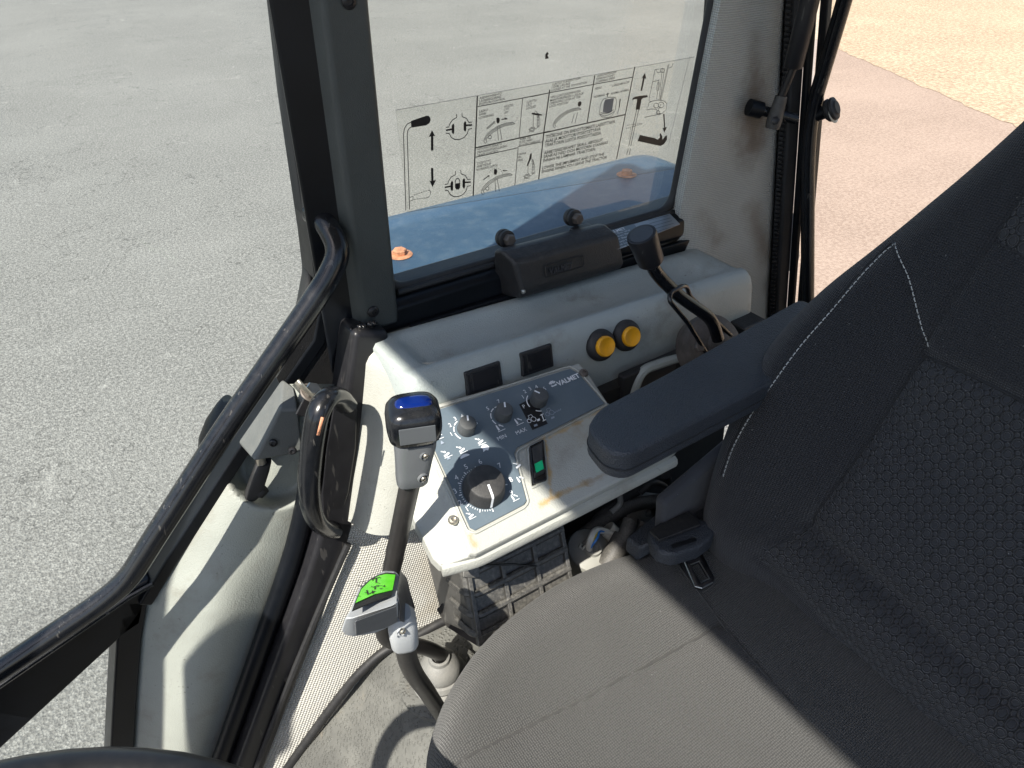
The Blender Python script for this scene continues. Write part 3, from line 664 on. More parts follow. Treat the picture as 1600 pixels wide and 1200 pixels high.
# side cheek that wraps round to the door pillar
def xst(z): return .166+(z-1.553)*(.316 if z > 1.553 else .556)
def cat(p, t):
    n = len(p)-1; k = min(int(t*n), n-1); u = t*n-k
    P = [p[max(0,k-1)], p[k], p[k+1], p[min(n,k+2)]]
    return .5*((2*P[1])+(P[2]-P[0])*u+(2*P[0]-5*P[1]+4*P[2]-P[3])*u*u+(3*P[1]-P[0]-3*P[2]+P[3])*u**3)
def cheek(u, v):
    z = 1.786-.210*v
    top = max(0, 1-v*14)
    x0 = xst(z)
    pts = [V((x0-.014,.612,z)), V((x0-.002,.588,z)), V((x0+.008,.560,z)), V((x0+.030,.542,z)), V((x0+.065,.535,z)), V((.38,.533,z))]
    p = cat(pts, u); return p + V((.006,.010,-.002))*top*top
ob('cheek', MB().grid(cheek, 40, 30), 'panel_grey', con, ang=80)
def fwall(u, v):
    z = 1.578-.40*v; x0 = xst(z)-.002
    p = V((x0,.594,z)).lerp(V((.52,.500,z)), u)
    p.y += -.014*math.sin(min(1,u*5)*math.pi/2) + .006*noise.noise(V((u*5,v*4,1.3)))
    return p
ob('cloth_lining', MB().grid(fwall, 30, 40, lambda u, v: (u*.45, v*.40)), 'wall_cloth', con, ang=80)
ob('joint_strip', MB().tube([fwall(k/30,0)+V((0,-.004,.002)) for k in range(31)], .0022, 6), 'panel_grey', con)
# blank switch covers
WN = V((0,-.95,.28)).normalized()
for (c, w_) in (((752,590),.044), ((835,561),.042)):
    o3 = at(*c, Y=.5185); ax = (EX-EZ*.054).normalized(); up = WN.cross(ax).normalized()*-1; up = ax.cross(WN)*-1 if up.z < 0 else up
    b_ = ob('switch_blank', MB().box(o3+WN*.0035, (w_,.027,.0060), (ax, up, WN)), 'black_plastic', con, bevel=.0015, seg=2)
    ob('blank_insert', MB().box(o3+WN*.0068+ax*.002, (w_*.76,.020,.0016), (ax, up, WN)), 'black_satin', b_, bevel=.001, seg=2)
    ob('blank_tab', MB().box(o3+WN*.0068-ax*w_*.425, (w_*.07,.020,.0014), (ax, up, WN)), 'black_satin', b_, bevel=.0006, seg=2)
# two yellow push buttons in black boots
bn = V((-.10,-.93,.35)).normalized()
for i, (px, py) in enumerate(((940,540),(980,525))):
    c = at(px-2, py-1, Y=.5105); 
    b_ = ob('push_button', MB().lathe([(.0185,-.002),(.0190,.001),(.0182,.004),(.0155,.0070),(.0125,.0084),(0,.0084)], c, bn, 32), 'rubber', con, label='left yellow push button in black boot' if i == 0 else 'right yellow push button in black boot')
    ob('cap', MB().lathe([(.0118,.0080),(.0122,.0100),(.0120,.0125),(.0108,.0142),(.0095,.0140),(.0085,.0133),(0,.0133)], c, bn, 32), 'yellow_cap', b_)
# recess and dark bracket behind the armrest
ob('recess_panel', MB().box(at(1045,590,Y=.492), (.17,.012,.075), (EX,EY,EZ)), 'dash_dark', con, bevel=.003)
ob('recess_rim', MB().tube(fillet([at(985,650,Y=.485), at(990,610,Y=.486), at(1003,578,Y=.487), at(1090,548,Y=.487)], .02, 5), .006, 8), 'console_grey', con)
ob('end_clip', MB().box(at(1165,508,Y=.50), (.045,.03,.018)), 'black_plastic', con, bevel=.003)
ob('mould_mark', MB().lathe([(.0022,0),(.0022,.0006),(.0014,.0004),(0,.0003)], at(678,599,Y=.5165), WN, 12), 'console_grey', con)

# ---------------------------------------------------------------- control panel
cp = thing('control_panel', 'sloping hitch control panel with dark blue faceplate and rotary knobs', 'control panel', tuple(PO))
topq = [PP(646,641), PP(905,566), PP(922,585), PP(950,628), PP(1056,688), PP(1062,700), PP(1050,711), PP(745,866), PP(733,866)]
side = [PP(641,652,-.004), PP(640,800,-.030), PP(660,838,-.026), PP(688,880,-.022)]
def inset(poly, d):
    n = len(poly); out = []
    for k in range(n):
        a, b, c = poly[k-1], poly[k], poly[(k+1) % n]; e1 = (b-a).normalized(); e2 = (c-b).normalized()
        n1 = PNN.cross(e1); n2 = PNN.cross(e2); m = (n1+n2); out.append(b+m*(d/max(.35, m.dot(n1))))
    return out
tq = topq[::-1]; sg_ = 1 if (inset(tq, .003)[4]-sum(tq, V())/len(tq)).length < (tq[4]-sum(tq, V())/len(tq)).length else -1
rings = [[p-PNN*.016 for p in tq], [p-PNN*.0032 for p in tq], [p-PNN*.0010 for p in inset(tq, .0010*sg_)], inset(tq, .0030*sg_)]
ob('cover', MB().loft(rings), 'panel_grey', cp, ang=12)
S = [PP(628,662,-.016), PP(636,790,-.034), PP(676,872,-.020), PP(690,886,-.016)]
mb = MB(); t_ = [PP(648,644,-.0012), PP(735,864,-.0012), PP(747,866,-.0030)]
T = mb.add(t_); Si = mb.add(S); Sb = mb.add([p-PNN*.012 for p in S])
mb.face((T[0], T[1], Si[1], Si[0])); mb.face((T[1], Si[2], Si[1])); mb.face((T[1], T[2], Si[3], Si[2]))
for k in range(3): mb.face((Si[k], Si[k+1], Sb[k+1], Sb[k]))
tb = mb.add([topq[7]-PNN*.016]); mb.face((Si[3], T[2], tb[0], Sb[3]))
ob('flank', mb, 'panel_grey', cp, bevel=.002, seg=2)
# front lip below the panel edge
lipp = [PP(688,884,-.018), PP(745,869,-.014), PP(900,792,-.014), PP(1052,714,-.014)]
ob('front_lip', MB().tube(fillet([p+V((0,-.002,-.004)) for p in lipp], .01, 4), .0055, 8, flat=1.3), 'panel_grey', cp)
ob('lip_gap', MB().tube([p+V((0,.001,.007)) for p in lipp[1:]], .0028, 6), 'brown_steel', cp)
# faceplate (proud foil) with rounded corners
fpx = [(668,663),(668,655),(884,577.5),(898,577),(944,633),(938,637),(806,704),(805,713),(822,783),(818,789),(744,828),(735,827)]
fpx = [(655,650),(890,577),(903,584),(944,631),(807,700),(803,710),(822,783),(818,789),(742,829),(734,825)]
pts = [PP(*p, h=.0008) for p in fpx]
fp = ob('faceplate', MB().prism(pts, PNN*.0010), 'plate_blue', cp, smooth=False)
out = [p+PNN*.0012 for p in pts]
ob('faceplate_edge', MB().tube(fillet([PP(x, y, .0009) for x, y in [(650,648),(891,572),(907,582),(949,632),(810,703),(806,711),(826,784),(820,793),(742,834),(730,829)]], .003, 3, True), .0011, 6, closed=True), 'panel_grey', cp)
HP = .0026
def pw(body, px, py, size, mb_, rot=0, align='CENTER', bold=0.0, sx=1.0):
    ex = PEX*math.cos(R_(rot))+PEY*math.sin(R_(rot)); ey = PNN.cross(ex)
    mb_.text(body, PP(px, py, HP)-ey*size*.35, ex, ey, size, align, bold, sx)
wt, dm = MB(), MB()
for s_, x, y in (('1',705,678),('2',703,664),('3',711,654),('4',722,650),('5',744,660),('5',762,638),('7',779,627),('1',817,620),('2',820,611.5),('3',828,607),('4',838,604),('5',851,607)): pw(s_, x, y, .0062, wt)
for s_, x, y in (('1',729.5,795),('2',719,785),('3',711,767),('4',713,746),('5',728,729),('6',750,721),('7',780.5,727),('8',798,749),('9',799,769.5)): pw(s_, x, y, .0075, wt)
pw('VALMET', 871, 600, .0080, wt, align='LEFT', bold=.03); pw('MIN', 784, 683, .0060, wt); pw('MAX', 814, 673.5, .0060, wt)
# name emblem: leaf fan over a bar
e0 = PP(864.5, 600.5, HP); ES = .62
for k in range(-2, 3):
    a_ = R_(k*27); dirv = PEX*math.sin(a_)+PEY*math.cos(a_); sdv = PNN.cross(dirv)
    wt.poly([e0+(dirv*.0022+sdv*.0005)*ES, e0+(dirv*.0022-sdv*.0005)*ES, e0+(dirv*.0068-sdv*.0014)*ES, e0+dirv*.0082*ES, e0+(dirv*.0068+sdv*.0014)*ES])
wt.poly([e0+(PEX*-.005-PEY*.004)*ES, e0+(PEX*.005-PEY*.004)*ES, e0+(PEX*.006-PEY*.0005)*ES, e0-PEY*.002*ES, e0-(PEX*.006+PEY*.0005)*ES])
# arcs round the small knobs
def parc(px, py, r, a0, a1, mb_, n=10, w_=.0010):
    c = PP(px, py, HP); mb_.strip([c+(PEX*math.cos(R_(a0+(a1-a0)*k/n))+PEY*math.sin(R_(a0+(a1-a0)*k/n)))*r for k in range(n+1)], w_, PNN)
KN = [(728,671,66),(785,650,64),(840.5,627,126)]
for (x, y, _), arcs in zip(KN, (((215,175),(168,140),(132,105)), ((205,178),(170,140),(132,108),(100,88)), ((190,120),(255,225)))):
    for a0, a1 in arcs: parc(x, y, .0120, a0, a1, wt)
# implement pictograms: leaning bar over a ground line with an arrow
def picto(px, py, s=1.0, arrow=1, flip=0, ground=1):
    c = PP(px, py, HP); X = lambda a, b: c+(PEX*a+PEY*b)*.001*s
    if not flip: wt.poly([X(-3.4,-.2), X(-1.2,.2), X(-1.6,5.5), X(-2.4,7.5), X(-3.2,5.3)])
    else: wt.poly([X(-4,.6), X(-3.4,-.4), X(2.6,1.4), X(3.0,2.6), X(2.2,3.4), X(-3.8,2.0)])
    if ground: wt.strip([X(-4.5,-1.2), X(4.5,-1.2)], .0007*s, PNN)
    if arrow > 0: wt.strip([X(4.2,2.2), X(1.2,5.2)], .0011*s, PNN); wt.poly([X(0,6.4), X(2.6,5.6), X(.9,3.6)])
    if arrow < 0: wt.strip([X(-4.2,7.4), X(-1.0,4.9)], .0011*s, PNN); wt.poly([X(.4,3.9), X(-2.2,4.2), X(-.6,6.6)])
picto(783,671,.95,1); picto(812,661,.95,1); picto(687,684,.9,1); picto(700,712,.95,-1,1); picto(724,705,.95,-1,1); picto(753,692,.95,-1,1)
picto(806,781-1,.8,1,0,1); picto(812,722+8,.9,-1,1,0); picto(815,752,.85,1,0,0); picto(738,808,.8,-1,1,1)
c = PP(757,700,HP); X = lambda a, b: c+(PEX*a+PEY*b)*.001
wt.poly([X(-3,2), X(0,4), X(4,2.5), X(5,-1), X(2,-4), X(0,-2.5), X(-3.5,-3.5), X(-2,-.5)])
c = PP(727,714,HP); wt.poly([c+(PEX*math.cos(R_(k*18))*5.2+PEY*(math.sin(R_(k*18))*3.2))*.001 for k in range(11)])
for (x, y) in ((691,692),(701,716)): c = PP(x, y, HP); dm.poly([c+PEX*-.002-PEY*.001, c+PEX*.002-PEY*.001, c+PEY*.0028])
# ticks round the big dial
DC = (755,764); dcen = PP(*DC, HP)
for k in range(0, 46):
    a_ = 262-k*6.15
    if a_ < -25: break
    r0, r1 = (.0212,.0243) if k % 5 == 0 else (.0212,.0228)
    if not (20 < a_ < 62 and k % 5): wt.strip([dcen+(PEX*math.cos(R_(a_))+PEY*math.sin(R_(a_)))*r for r in (r0, r1)], .0010 if k % 5 == 0 else .0007, PNN)
# black field with tractor symbols
ob('mode_field', MB().poly([PP(x, y, .0022) for x, y in ((811,632),(834,620),(856,662),(832,672))]), 'ink', fp, smooth=False)
def tractor(px, py, s, mb_):
    c = PP(px, py, HP+.0002); X = lambda a, b: c+(PEX*a+PEY*b)*.001*s
    for (cx, r) in ((-3.5,2.2),(2.2,2.9)): mb_.strip([X(cx+r*math.cos(R_(k*36)), r*math.sin(R_(k*36))) for k in range(10)], .0006, PNN, True)
    mb_.strip([X(-4,2.4), X(-1.5,3.0), X(-1,6), X(3,6), X(3.4,3)], .0006, PNN)
tractor(831,656,.95,wt); wt.poly([PP(839,655.5,HP), PP(843,653.5,HP), PP(844,656.5,HP), PP(840,658.5,HP)]); pw('P', 818.5, 635, .0062, wt); dm.poly([PP(834,664,HP), PP(839,662,HP), PP(840,665,HP), PP(835,667,HP)])
wt.strip([PP(846,647,HP), PP(850,657,HP)], .0010, PNN); wt.strip([PP(844,649,HP), PP(849,646.5,HP)], .0008, PNN); wt.strip([PP(848,658,HP), PP(853,655.5,HP)], .0008, PNN)
tractor(859.5,645.5,.95,dm); dm.strip([PP(866+k*1.7, 644.5-k*.85+(1.5 if k%2 else -1), HP) for k in range(7)], .0007, PNN); dm.poly([PP(861,652,HP), PP(866,650,HP), PP(866.5,653,HP), PP(861.5,655,HP)])
ob('lettering', wt, 'white_print', fp, smooth=False, kind='stuff'); ob('faint_symbols', dm, 'dim_print', fp, smooth=False, kind='stuff')
# rotary knobs
for (x, y, ang) in KN:
    c = PP(x, y, .002)
    k_ = ob('rotary_knob', MB().lathe([(.0088,0),(.0091,.001),(.0086,.0122),(.0080,.0134),(.0074,.0136),(0,.0136)], c, PNN, 36), 'knob_grey', cp)
    dv = PEX*math.cos(R_(ang))+PEY*math.sin(R_(ang)); ct = c+PNN*.0141
    ob('pointer', MB().strip([ct+dv*.0016, ct+dv*.0076], .0017, PNN), 'white_print', k_, smooth=False)
c = PP(755.5,764.5,.002)
k_ = ob('dial_knob', MB().lathe([(.0202,0),(.0204,.0012),(.0178,.0150),(.0172,.0162),(.0162,.0168),(0,.0162)], c, PNN, 48), 'knob_black', cp)
dv = PEX*math.cos(R_(258))+PEY*math.sin(R_(258))
ob('pointer', MB().strip([c+PNN*.0174+dv*.004, c+PNN*.0176+dv*.0160, c+PNN*.0160+dv*.0178, c+PNN*.0024+dv*.0206], .0022, PNN), 'white_print', k_, smooth=False)
# rocker switch with green lens
q = [PP(826,700,.0), PP(848,689,.0), PP(853,753,.0), PP(831,760,.0)]
rs = ob('rocker_switch', MB().prism(q, PNN*.0050), 'black_gloss', cp, bevel=.0012, seg=2)
c = sum(q, V())/4; exq = (q[1]-q[0]).normalized(); eyq = (q[0]-q[3]).normalized(); wq_, hq_ = (q[1]-q[0]).length, (q[0]-q[3]).length
def RQ(u, v, h): return c+exq*u*wq_/2+eyq*v*hq_/2+PNN*h
mb = MB(); mb.loft([[RQ(s_*.70-.08, .84, .0048), RQ(s_*.70-.08, .80, .0090), RQ(s_*.70-.08, -.05, .0062), RQ(s_*.70-.08, -.62, .0100), RQ(s_*.70-.08, -.74, .0048)] for s_ in (-1, 1)])
rk = ob('rocker', mb, 'knob_black', rs, bevel=.0008, seg=2)
ob('green_lens', MB().prism([RQ(-.66,-.06,.0068), RQ(.42,-.06,.0068), RQ(.42,-.60,.0104), RQ(-.66,-.60,.0104)], PNN*.0007), 'green_lens', rs, bevel=.0004, seg=2)
ob('switch_rim', MB().tube(fillet([RQ(-1.12,1.06,.001), RQ(1.12,1.06,.001), RQ(1.12,-1.06,.001), RQ(-1.12,-1.06,.001)], .003, 3, True), .0012, 6, closed=True), 'panel_grey', cp)
screw(PP(912,583,.0015), PNN, .0052, cp, 'brown_steel'); screw(PP(708,813,.0006), PNN, .0048, cp, 'zinc')
# plain box that carries the panel underneath
ob('under_box', MB().prism([PP(790,760,-.03), PP(930,640,-.03), PP(1040,690,-.03), PP(800,800,-.03)], (0,.03,-.04)), 'dark_cavity', cp)

# ================================================================ LEVERS
# hydraulic spool lever at the rear of the console
hl = thing('hydraulic_lever', 'bent lever with black cylindrical knob and wire loop at the console rear', 'lever', tuple(at(1120,545,Y=.44)))
kt, kb = at(1002,366,Y=.475), at(1017,408,Y=.472)
ax = (kt-kb).normalized(); L = (kt-kb).length
kn = ob('knob', MB().lathe([(.0125,-.001),(.0138,.001),(.0146,L*.6),(.0156,L-.003),(.0150,L),(.0128,L+.0005),(.0124,L-.0006),(0,L-.0006)], kb, ax, 36), 'black_satin', hl)
ob('knob_cap', MB().lathe([(.0126,L-.0006),(.0124,L+.0006),(0,L+.0008)], kb, ax, 32), 'grip_dark', kn)
rp_ = [kb+ax*.004, kb-ax*.012, at(1034,437,Y=.468), at(1060,462,Y=.462), at(1092,484,Y=.455), at(1113,500,Y=.450), at(1122,530,Y=.444)]
ob('rod', MB().tube(fillet(rp_, .018, 6), .0072, 14), 'black_gloss', hl)
ob('wire_loop', MB().tube(fillet([at(1104,552,Y=.436), at(1075,505,Y=.444), at(1046,470,Y=.452), at(1047,457,Y=.457), at(1065,447,Y=.461), at(1073,447,Y=.466), at(1078,463,Y=.470), at(1108,492,Y=.463), at(1142,524,Y=.455)], .008, 5), .0026, 10), 'black_gloss', hl)
bc = at(1122,540,Y=.452)
ob('base_flange', MB().lathe([(.040,-.03),(.042,-.012),(.040,-.004),(.026,.0),(.016,.001),(.0155,.007),(.010,.009),(0,.009)], bc, (-.05,-.75,.66), 32), 'brown_steel', hl)
bolt('flange_bolt', at(1091,543,Y=.440), (-.05,-.75,.66), .0065, .005, 'brown_steel', hl)

# range lever: tall, black head with blue cap
gl = thing('range_lever', 'tall gear lever with grey grip and black head capped in blue', 'gear lever', tuple(at(690,1040,Z=1.40)))
hx = V((.93,-.36,0)).normalized(); hy = V((.36,.93,0)).normalized(); tl = V((-.03,-.10,1)).normalized()
hz = tl; hy = hz.cross(hx).normalized(); hx = hy.cross(hz)
hc = at(646,655,Y=.395)
def sup(c, a, b, n_=2.8, seg=32, ax=None):
    ax = ax or (hx, hy)
    return [c+ax[0]*a*math.copysign(abs(math.cos(t))**(2/n_), math.cos(t))+ax[1]*b*math.copysign(abs(math.sin(t))**(2/n_), math.sin(t)) for t in (2*math.pi*k/seg for k in range(seg))]
head = ob('head', MB().loft([sup(hc+hz*z, a, b, 3.4) for z, a, b in ((-.0175,.0140,.010),(-.0170,.0180,.0135),(-.013,.0205,.0165),(-.004,.0215,.0180),(.004,.0214,.0182),(.010,.0205,.0175),(.014,.0180,.0155),(.0165,.0140,.0115),(.0175,.0080,.0065))]), 'black_gloss', gl, ang=60)
ob('blue_cap', MB().loft([sup(hc+hz*z+hx*.001+hy*.001, a, b, 3.0) for z, a, b in ((.0120,.0150,.0080),(.0165,.0142,.0074),(.0186,.0120,.0056),(.0190,.0065,.003))]), 'blue_cap', head, ang=60)
fcn = (-hy+hz*.10).normalized(); fcu = (hz-fcn*hz.dot(fcn)).normalized(); fc = hc-hy*.0178+hz*.0006+hx*.0010
ob('front_plate', MB().prism([fc+hx*.0138*sx+fcu*.0078*sy for sx, sy in ((-1,-1),(1,-1),(1,1),(-1,1))], fcn*.0012), 'plate_grey', head, bevel=.0008, seg=2)
g0 = at(648,684,Y=.397); g1 = at(643,748,Y=.402)
gax = (g0-g1).normalized()
gr = ob('grip', MB().loft([sup(g1.lerp(g0, t), a, b, 4.0, ax=(hx, hy)) for t, a, b in ((-.02,.0095,.0085),(0,.0118,.011),(.05,.0130,.0122),(.3,.0136,.0130),(.6,.0148,.0140),(.9,.0165,.0150),(1.08,.0165,.0150))]), 'grey_grip', gl, ang=50)
for t in (.30, .85):
    c = g1.lerp(g0, t)-hy*.0128+hx*.0065; 
    k_ = ob('screw_recess', MB().lathe([(.0048,.0),(.0048,.0016),(.0040,.0022),(.0034,.0006),(0,.0004)], c, (hx*.35-hy).normalized(), 20), 'grey_grip', gr)
    screw(c+(hx*.35-hy).normalized()*.0004, (hx*.35-hy).normalized(), .0026, k_, 'zinc')
r0 = at(690,1024,Z=1.435)
rod1 = [r0-EZ*.02, r0, at(668,1012,Y=.455), at(602,1000,Y=.452), at(597,975,Y=.448), at(612,890,Y=.430), g1+gax*.004]
ob('rod', MB().tube(fillet(rod1, .022, 6), .0088, 14), 'lever_black', gl)
b0 = at(690,1062,Z=1.388)
ob('boot', MB().lathe([(.034,0),(.036,.004),(.033,.010),(.030,.012),(.031,.016),(.028,.021),(.025,.022),(.026,.027),(.023,.034),(.018,.041),(.0135,.044),(.0125,.048),(.0095,.049),(.009,.044),(0,.044)], b0+V((0,.0,0)), (.0,.0,1), 36), 'grey_rubber', gl)

# gear lever: light grey head with green shift pattern
g2 = thing('gear_lever', 'short gear lever with light grey head and green shift pattern', 'gear lever', tuple(at(700,1120,Z=1.39)))
def H(x, y, Y): return at(520+x/6, 870+y/6, Y=Y)
tp = [H(482,150,.372), H(600,155,.366), H(632,185,.362), H(612,415,.322), H(560,470,.318), H(180,575,.318), H(115,575,.322), H(180,470,.332), H(240,300,.350), H(330,215,.362)]
fb = [H(618,560,.326), H(585,628,.330), H(480,678,.333), H(390,715,.333), H(200,746,.333), H(110,730,.334), H(80,690,.330)]
mb = MB(); ti = mb.add(tp); fi = mb.add(fb)
bk = mb.add([p+V((.004,.014,-.014)) for p in tp[:3]]+[H(640,560,.345)+V((0,.012,0)), H(480,678,.36), H(200,735,.36), H(140,650,.36), H(260,320,.372)])
mb.face(ti)
mb.face((ti[3], fi[0], fi[1], fi[2], fi[3], fi[4], ti[5], ti[4])); mb.face((ti[5], fi[4], fi[5], fi[6], ti[6]))
mb.face((ti[2], bk[2], bk[3], fi[0], ti[3])); mb.face((ti[1], bk[1], bk[2], ti[2])); mb.face((ti[0], bk[0], bk[1], ti[1]))
mb.face((fi[0], bk[3], fi[1])); mb.face((fi[1], bk[3], bk[4], fi[2])); mb.face((fi[2], bk[4], fi[3])); mb.face((fi[3], bk[4], bk[5], fi[4])); mb.face((fi[4], bk[5], fi[5])); mb.face((fi[5], bk[5], bk[6], fi[6]))
mb.face((ti[6], fi[6], bk[6])); mb.face((ti[6], bk[6], ti[7])); mb.face((ti[7], bk[6], bk[7], ti[8])); mb.face((ti[8], bk[7], ti[9])); mb.face((ti[9], bk[7], bk[0], ti[0])); mb.face((bk[0], bk[7], bk[6], bk[5], bk[4], bk[3], bk[2], bk[1]))
hd = ob('head', mb, 'light_grip', g2, bevel=.0028, seg=4)
c0, c1, c2 = tp[1], tp[3], tp[8]; tn = (c1-c0).cross(c2-c0).normalized(); tn = tn if tn.dot(CAM-c0) > 0 else -tn
def HT(x, y, h): return at(520+x/6, 870+y/6, pl=(c0+tn*h, tn))
ob('black_border', MB().prism([HT(x, y, .0004) for x, y in ((505,158),(592,166),(548,372),(400,420),(180,514),(208,430),(265,300),(345,222),(430,176))], tn*.0010), 'ink', hd, smooth=False)
ob('green_sticker', MB().prism([HT(x, y, .0016) for x, y in ((500,164),(586,172),(560,312),(400,350),(212,436),(268,306),(346,230),(430,182))], tn*.0004), 'green_sticker', hd, smooth=False)
sg = MB()
def gs(pts): sg.strip([HT(x, y, .0024) for x, y in pts], .0010, tn)
gs([(375,222),(372,208),(440,190),(450,200)]); gs([(408,200),(405,240),(440,250)]); gs([(360,275),(378,285),(420,268)]); gs([(400,285),(392,305)]); gs([(300,330),(340,345),(400,320)]); gs([(318,310),(330,355)]); gs([(370,315),(378,345)]); gs([(440,300),(462,296)])
eu = (HT(400,190,0)-HT(375,280,0)).normalized(); ev = tn.cross(eu)
for s_, x, y in (('2',490,285),('3',318,250),('4',300,285),('1',262,380)): sg.text(s_, HT(x, y, .0024), (HT(x+10,y+42,0)-HT(x,y,0)).normalized()*-1, tn.cross((HT(x+10,y+42,0)-HT(x,y,0)).normalized()*-1), .0085)
ob('shift_pattern', sg, 'ink', hd, smooth=False)
f0 = fb[2]; fn_ = (tp[5]-tp[3]).cross(fb[3]-tp[3]).normalized(); fn_ = fn_ if fn_.dot(CAM-f0) > 0 else -fn_
ob('front_plate', MB().prism([at(520+x/6, 870+y/6, pl=(tp[4].lerp(fb[3],.5)+fn_*.0012, fn_)) for x, y in ((202,600),(215,590),(590,452),(604,600),(480,660),(212,730))], fn_*.0012), 'grey_grip', hd, bevel=.0006, seg=2)
nk0, nk1 = H(640,560,.345), H(675,800,.352); na = (nk0-nk1).normalized()
gr = ob('grip', MB().loft([sup(nk1.lerp(nk0, t), a, b, 3.2) for t, a, b in ((-.04,.0085,.0085),(0,.0105,.0105),(.1,.0118,.0115),(.5,.0122,.0120),(.9,.0120,.0115),(1.15,.008,.008))]), 'light_grip', g2, ang=50)
mb = MB(); si = [H(640,190,.360), H(705,260,.366), H(762,580,.355), H(750,730,.352), H(716,640,.348), H(616,600,.328), H(612,420,.322)]
ob('dark_side', MB().prism([p-V((0,.0018,0)) for p in si], V((.003,.010,0))), 'grip_dark', hd, bevel=.0025, seg=3)
k_ = ob('screw_recess', MB().lathe([(.0045,0),(.0045,.0014),(.0038,.0018),(.0032,.0006),(0,.0004)], H(630,670,.339)-V((0,.0025,0)), (.25,-.9,.3), 18), 'light_grip', gr)
screw(H(630,665,.338)-V((0,.0035,0)), (.25,-.9,.3), .0025, k_, 'zinc')
ob('rod', MB().tube(fillet([nk1+na*.01, H(672,800,.353), H(700,960,.362), H(760,1100,.375), H(860,1230,.39), H(1060,1540,.42)], .03, 6), .0092, 14), 'lever_black', g2)

# ================================================================ SEAT
fabric_mat('seat_weave', (.088,.087,.082), (.042,.042,.041), .0021, .8, 'UV', var=.22, vscale=5, lint=.25, rnd=.2)
fabric_mat('seat_side', (.050,.053,.060), (.022,.024,.029), .0023, .8, 'UV', var=.12, vscale=6, lint=.5)
fabric_mat('back_weave', (.030,.0315,.035), (.015,.016,.019), .0021, .8, 'UV', var=.12, vscale=6, lint=.3)
quilt_mat('back_quilt', (.031,.033,.038))
st = thing('driver_seat', 'dark grey cloth driver seat with quilted backrest', 'seat', (.36,.10,1.40))
CZ = 1.575
outl = [(.545,.315),(.50,.345),(.44,.372),(.385,.388),(.32,.394),(.26,.388),(.21,.375),(.165,.352),(.135,.328),(.112,.300),(.098,.26),(.090,.20),(.088,.10),(.090,0),(.098,-.08),(.12,-.13),(.17,-.165),(.26,-.19),(.38,-.19),(.48,-.165),(.545,-.12),(.575,.0),(.578,.10),(.57,.22)]
def smooth_closed(p, n=6):
    m = len(p); out = []
    for i in range(m):
        P = [V((*p[(i+k-1) % m], 0)) for k in range(4)]
        for j in range(n):
            u = j/n; q = .5*((2*P[1])+(P[2]-P[0])*u+(2*P[0]-5*P[1]+4*P[2]-P[3])*u*u+(3*P[1]-P[0]-3*P[2]+P[3])*u**3); out.append(q)
    return out
oc = smooth_closed(outl); cc = V((.34,.10,0))
def czf(x, y, s):
    z = 0.0
    d = (1-s)
    z -= .030*max(0, (.10-d)/.10)**2.6
    z += .010*math.exp(-((y-.33)/.05)**2)*min(1, d*8) + .006*math.exp(-((x-.14)/.06)**2)*min(1, d*8)
    z -= .006*math.exp(-((y-.10)/.14)**2-((x-.38)/.14)**2)
    # seam grooves: side bolster seam and cross seam
    ys = .258-.10*(x-.3)
    z -= .0035*math.exp(-((y-ys)/.0045)**2)*(1 if x < .43 else 0)
    z -= .0035*math.exp(-((x-.425-.12*(y-.2))/.0045)**2)*(1 if y < .262 else .7)
    z += .0015*noise.noise(V((x*22,y*22,3)))*min(1, d*6)
    return z
mb = MB(); rings = []
for s, dz in ((.90,-.13),(.975,-.115),(1.0,-.085),(1.0,-.055)): rings.append([cc+(p-cc)*s+V((0,0,CZ+dz)) for p in oc])
ss = [1.0,.996,.99,.98,.97,.955,.94,.92,.90,.875,.85,.82,.79,.76,.73,.70,.67,.64,.61,.58,.55,.52,.49,.46,.43,.40,.36,.32,.28,.24,.20,.16,.12,.08,.04,.001]
for s in ss:
    r = []
    for p in oc:
        q = cc+(p-cc)*s; r.append(V((q.x, q.y, CZ+czf(q.x, q.y, s))))
    rings.append(r)
mb.loft(rings, cap0=True, cap1=True)
for i, v_ in enumerate(mb.v): mb.uv[i] = (v_.x, v_.y + (CZ-v_.z if v_.z < CZ-.03 else 0))
bmv = mb
cu = ob('cushion', mb, 'seat_weave', st, ang=80)
def csurf(x, y, lift=.0008):
    # radial parameter of (x, y)
    d = V((x,y,0))-cc; best = max(oc, key=lambda p: (p-cc).normalized().dot(d.normalized())); s = min(1, d.length/max(1e-6, (best-cc).length))
    return V((x, y, CZ+czf(x, y, s)+lift))
ob('cross_seam', MB().tube([csurf(.425+.12*(y-.2), y, .0012) for y in [.33-.005*k for k in range(100)]], .0013, 6), 'seam_grey', cu)
ob('side_seam', MB().tube([csurf(x, .258-.10*(x-.3), .0012) for x in [.12+.004*k for k in range(77)]], .0012, 6), 'seam_grey', cu)
ob('seat_pan', MB().prism([V((.14,-.15,1.385)),V((.52,-.15,1.385)),V((.54,.33,1.385)),V((.17,.31,1.385))], (0,0,.075)), 'dash_dark', st, bevel=.01)

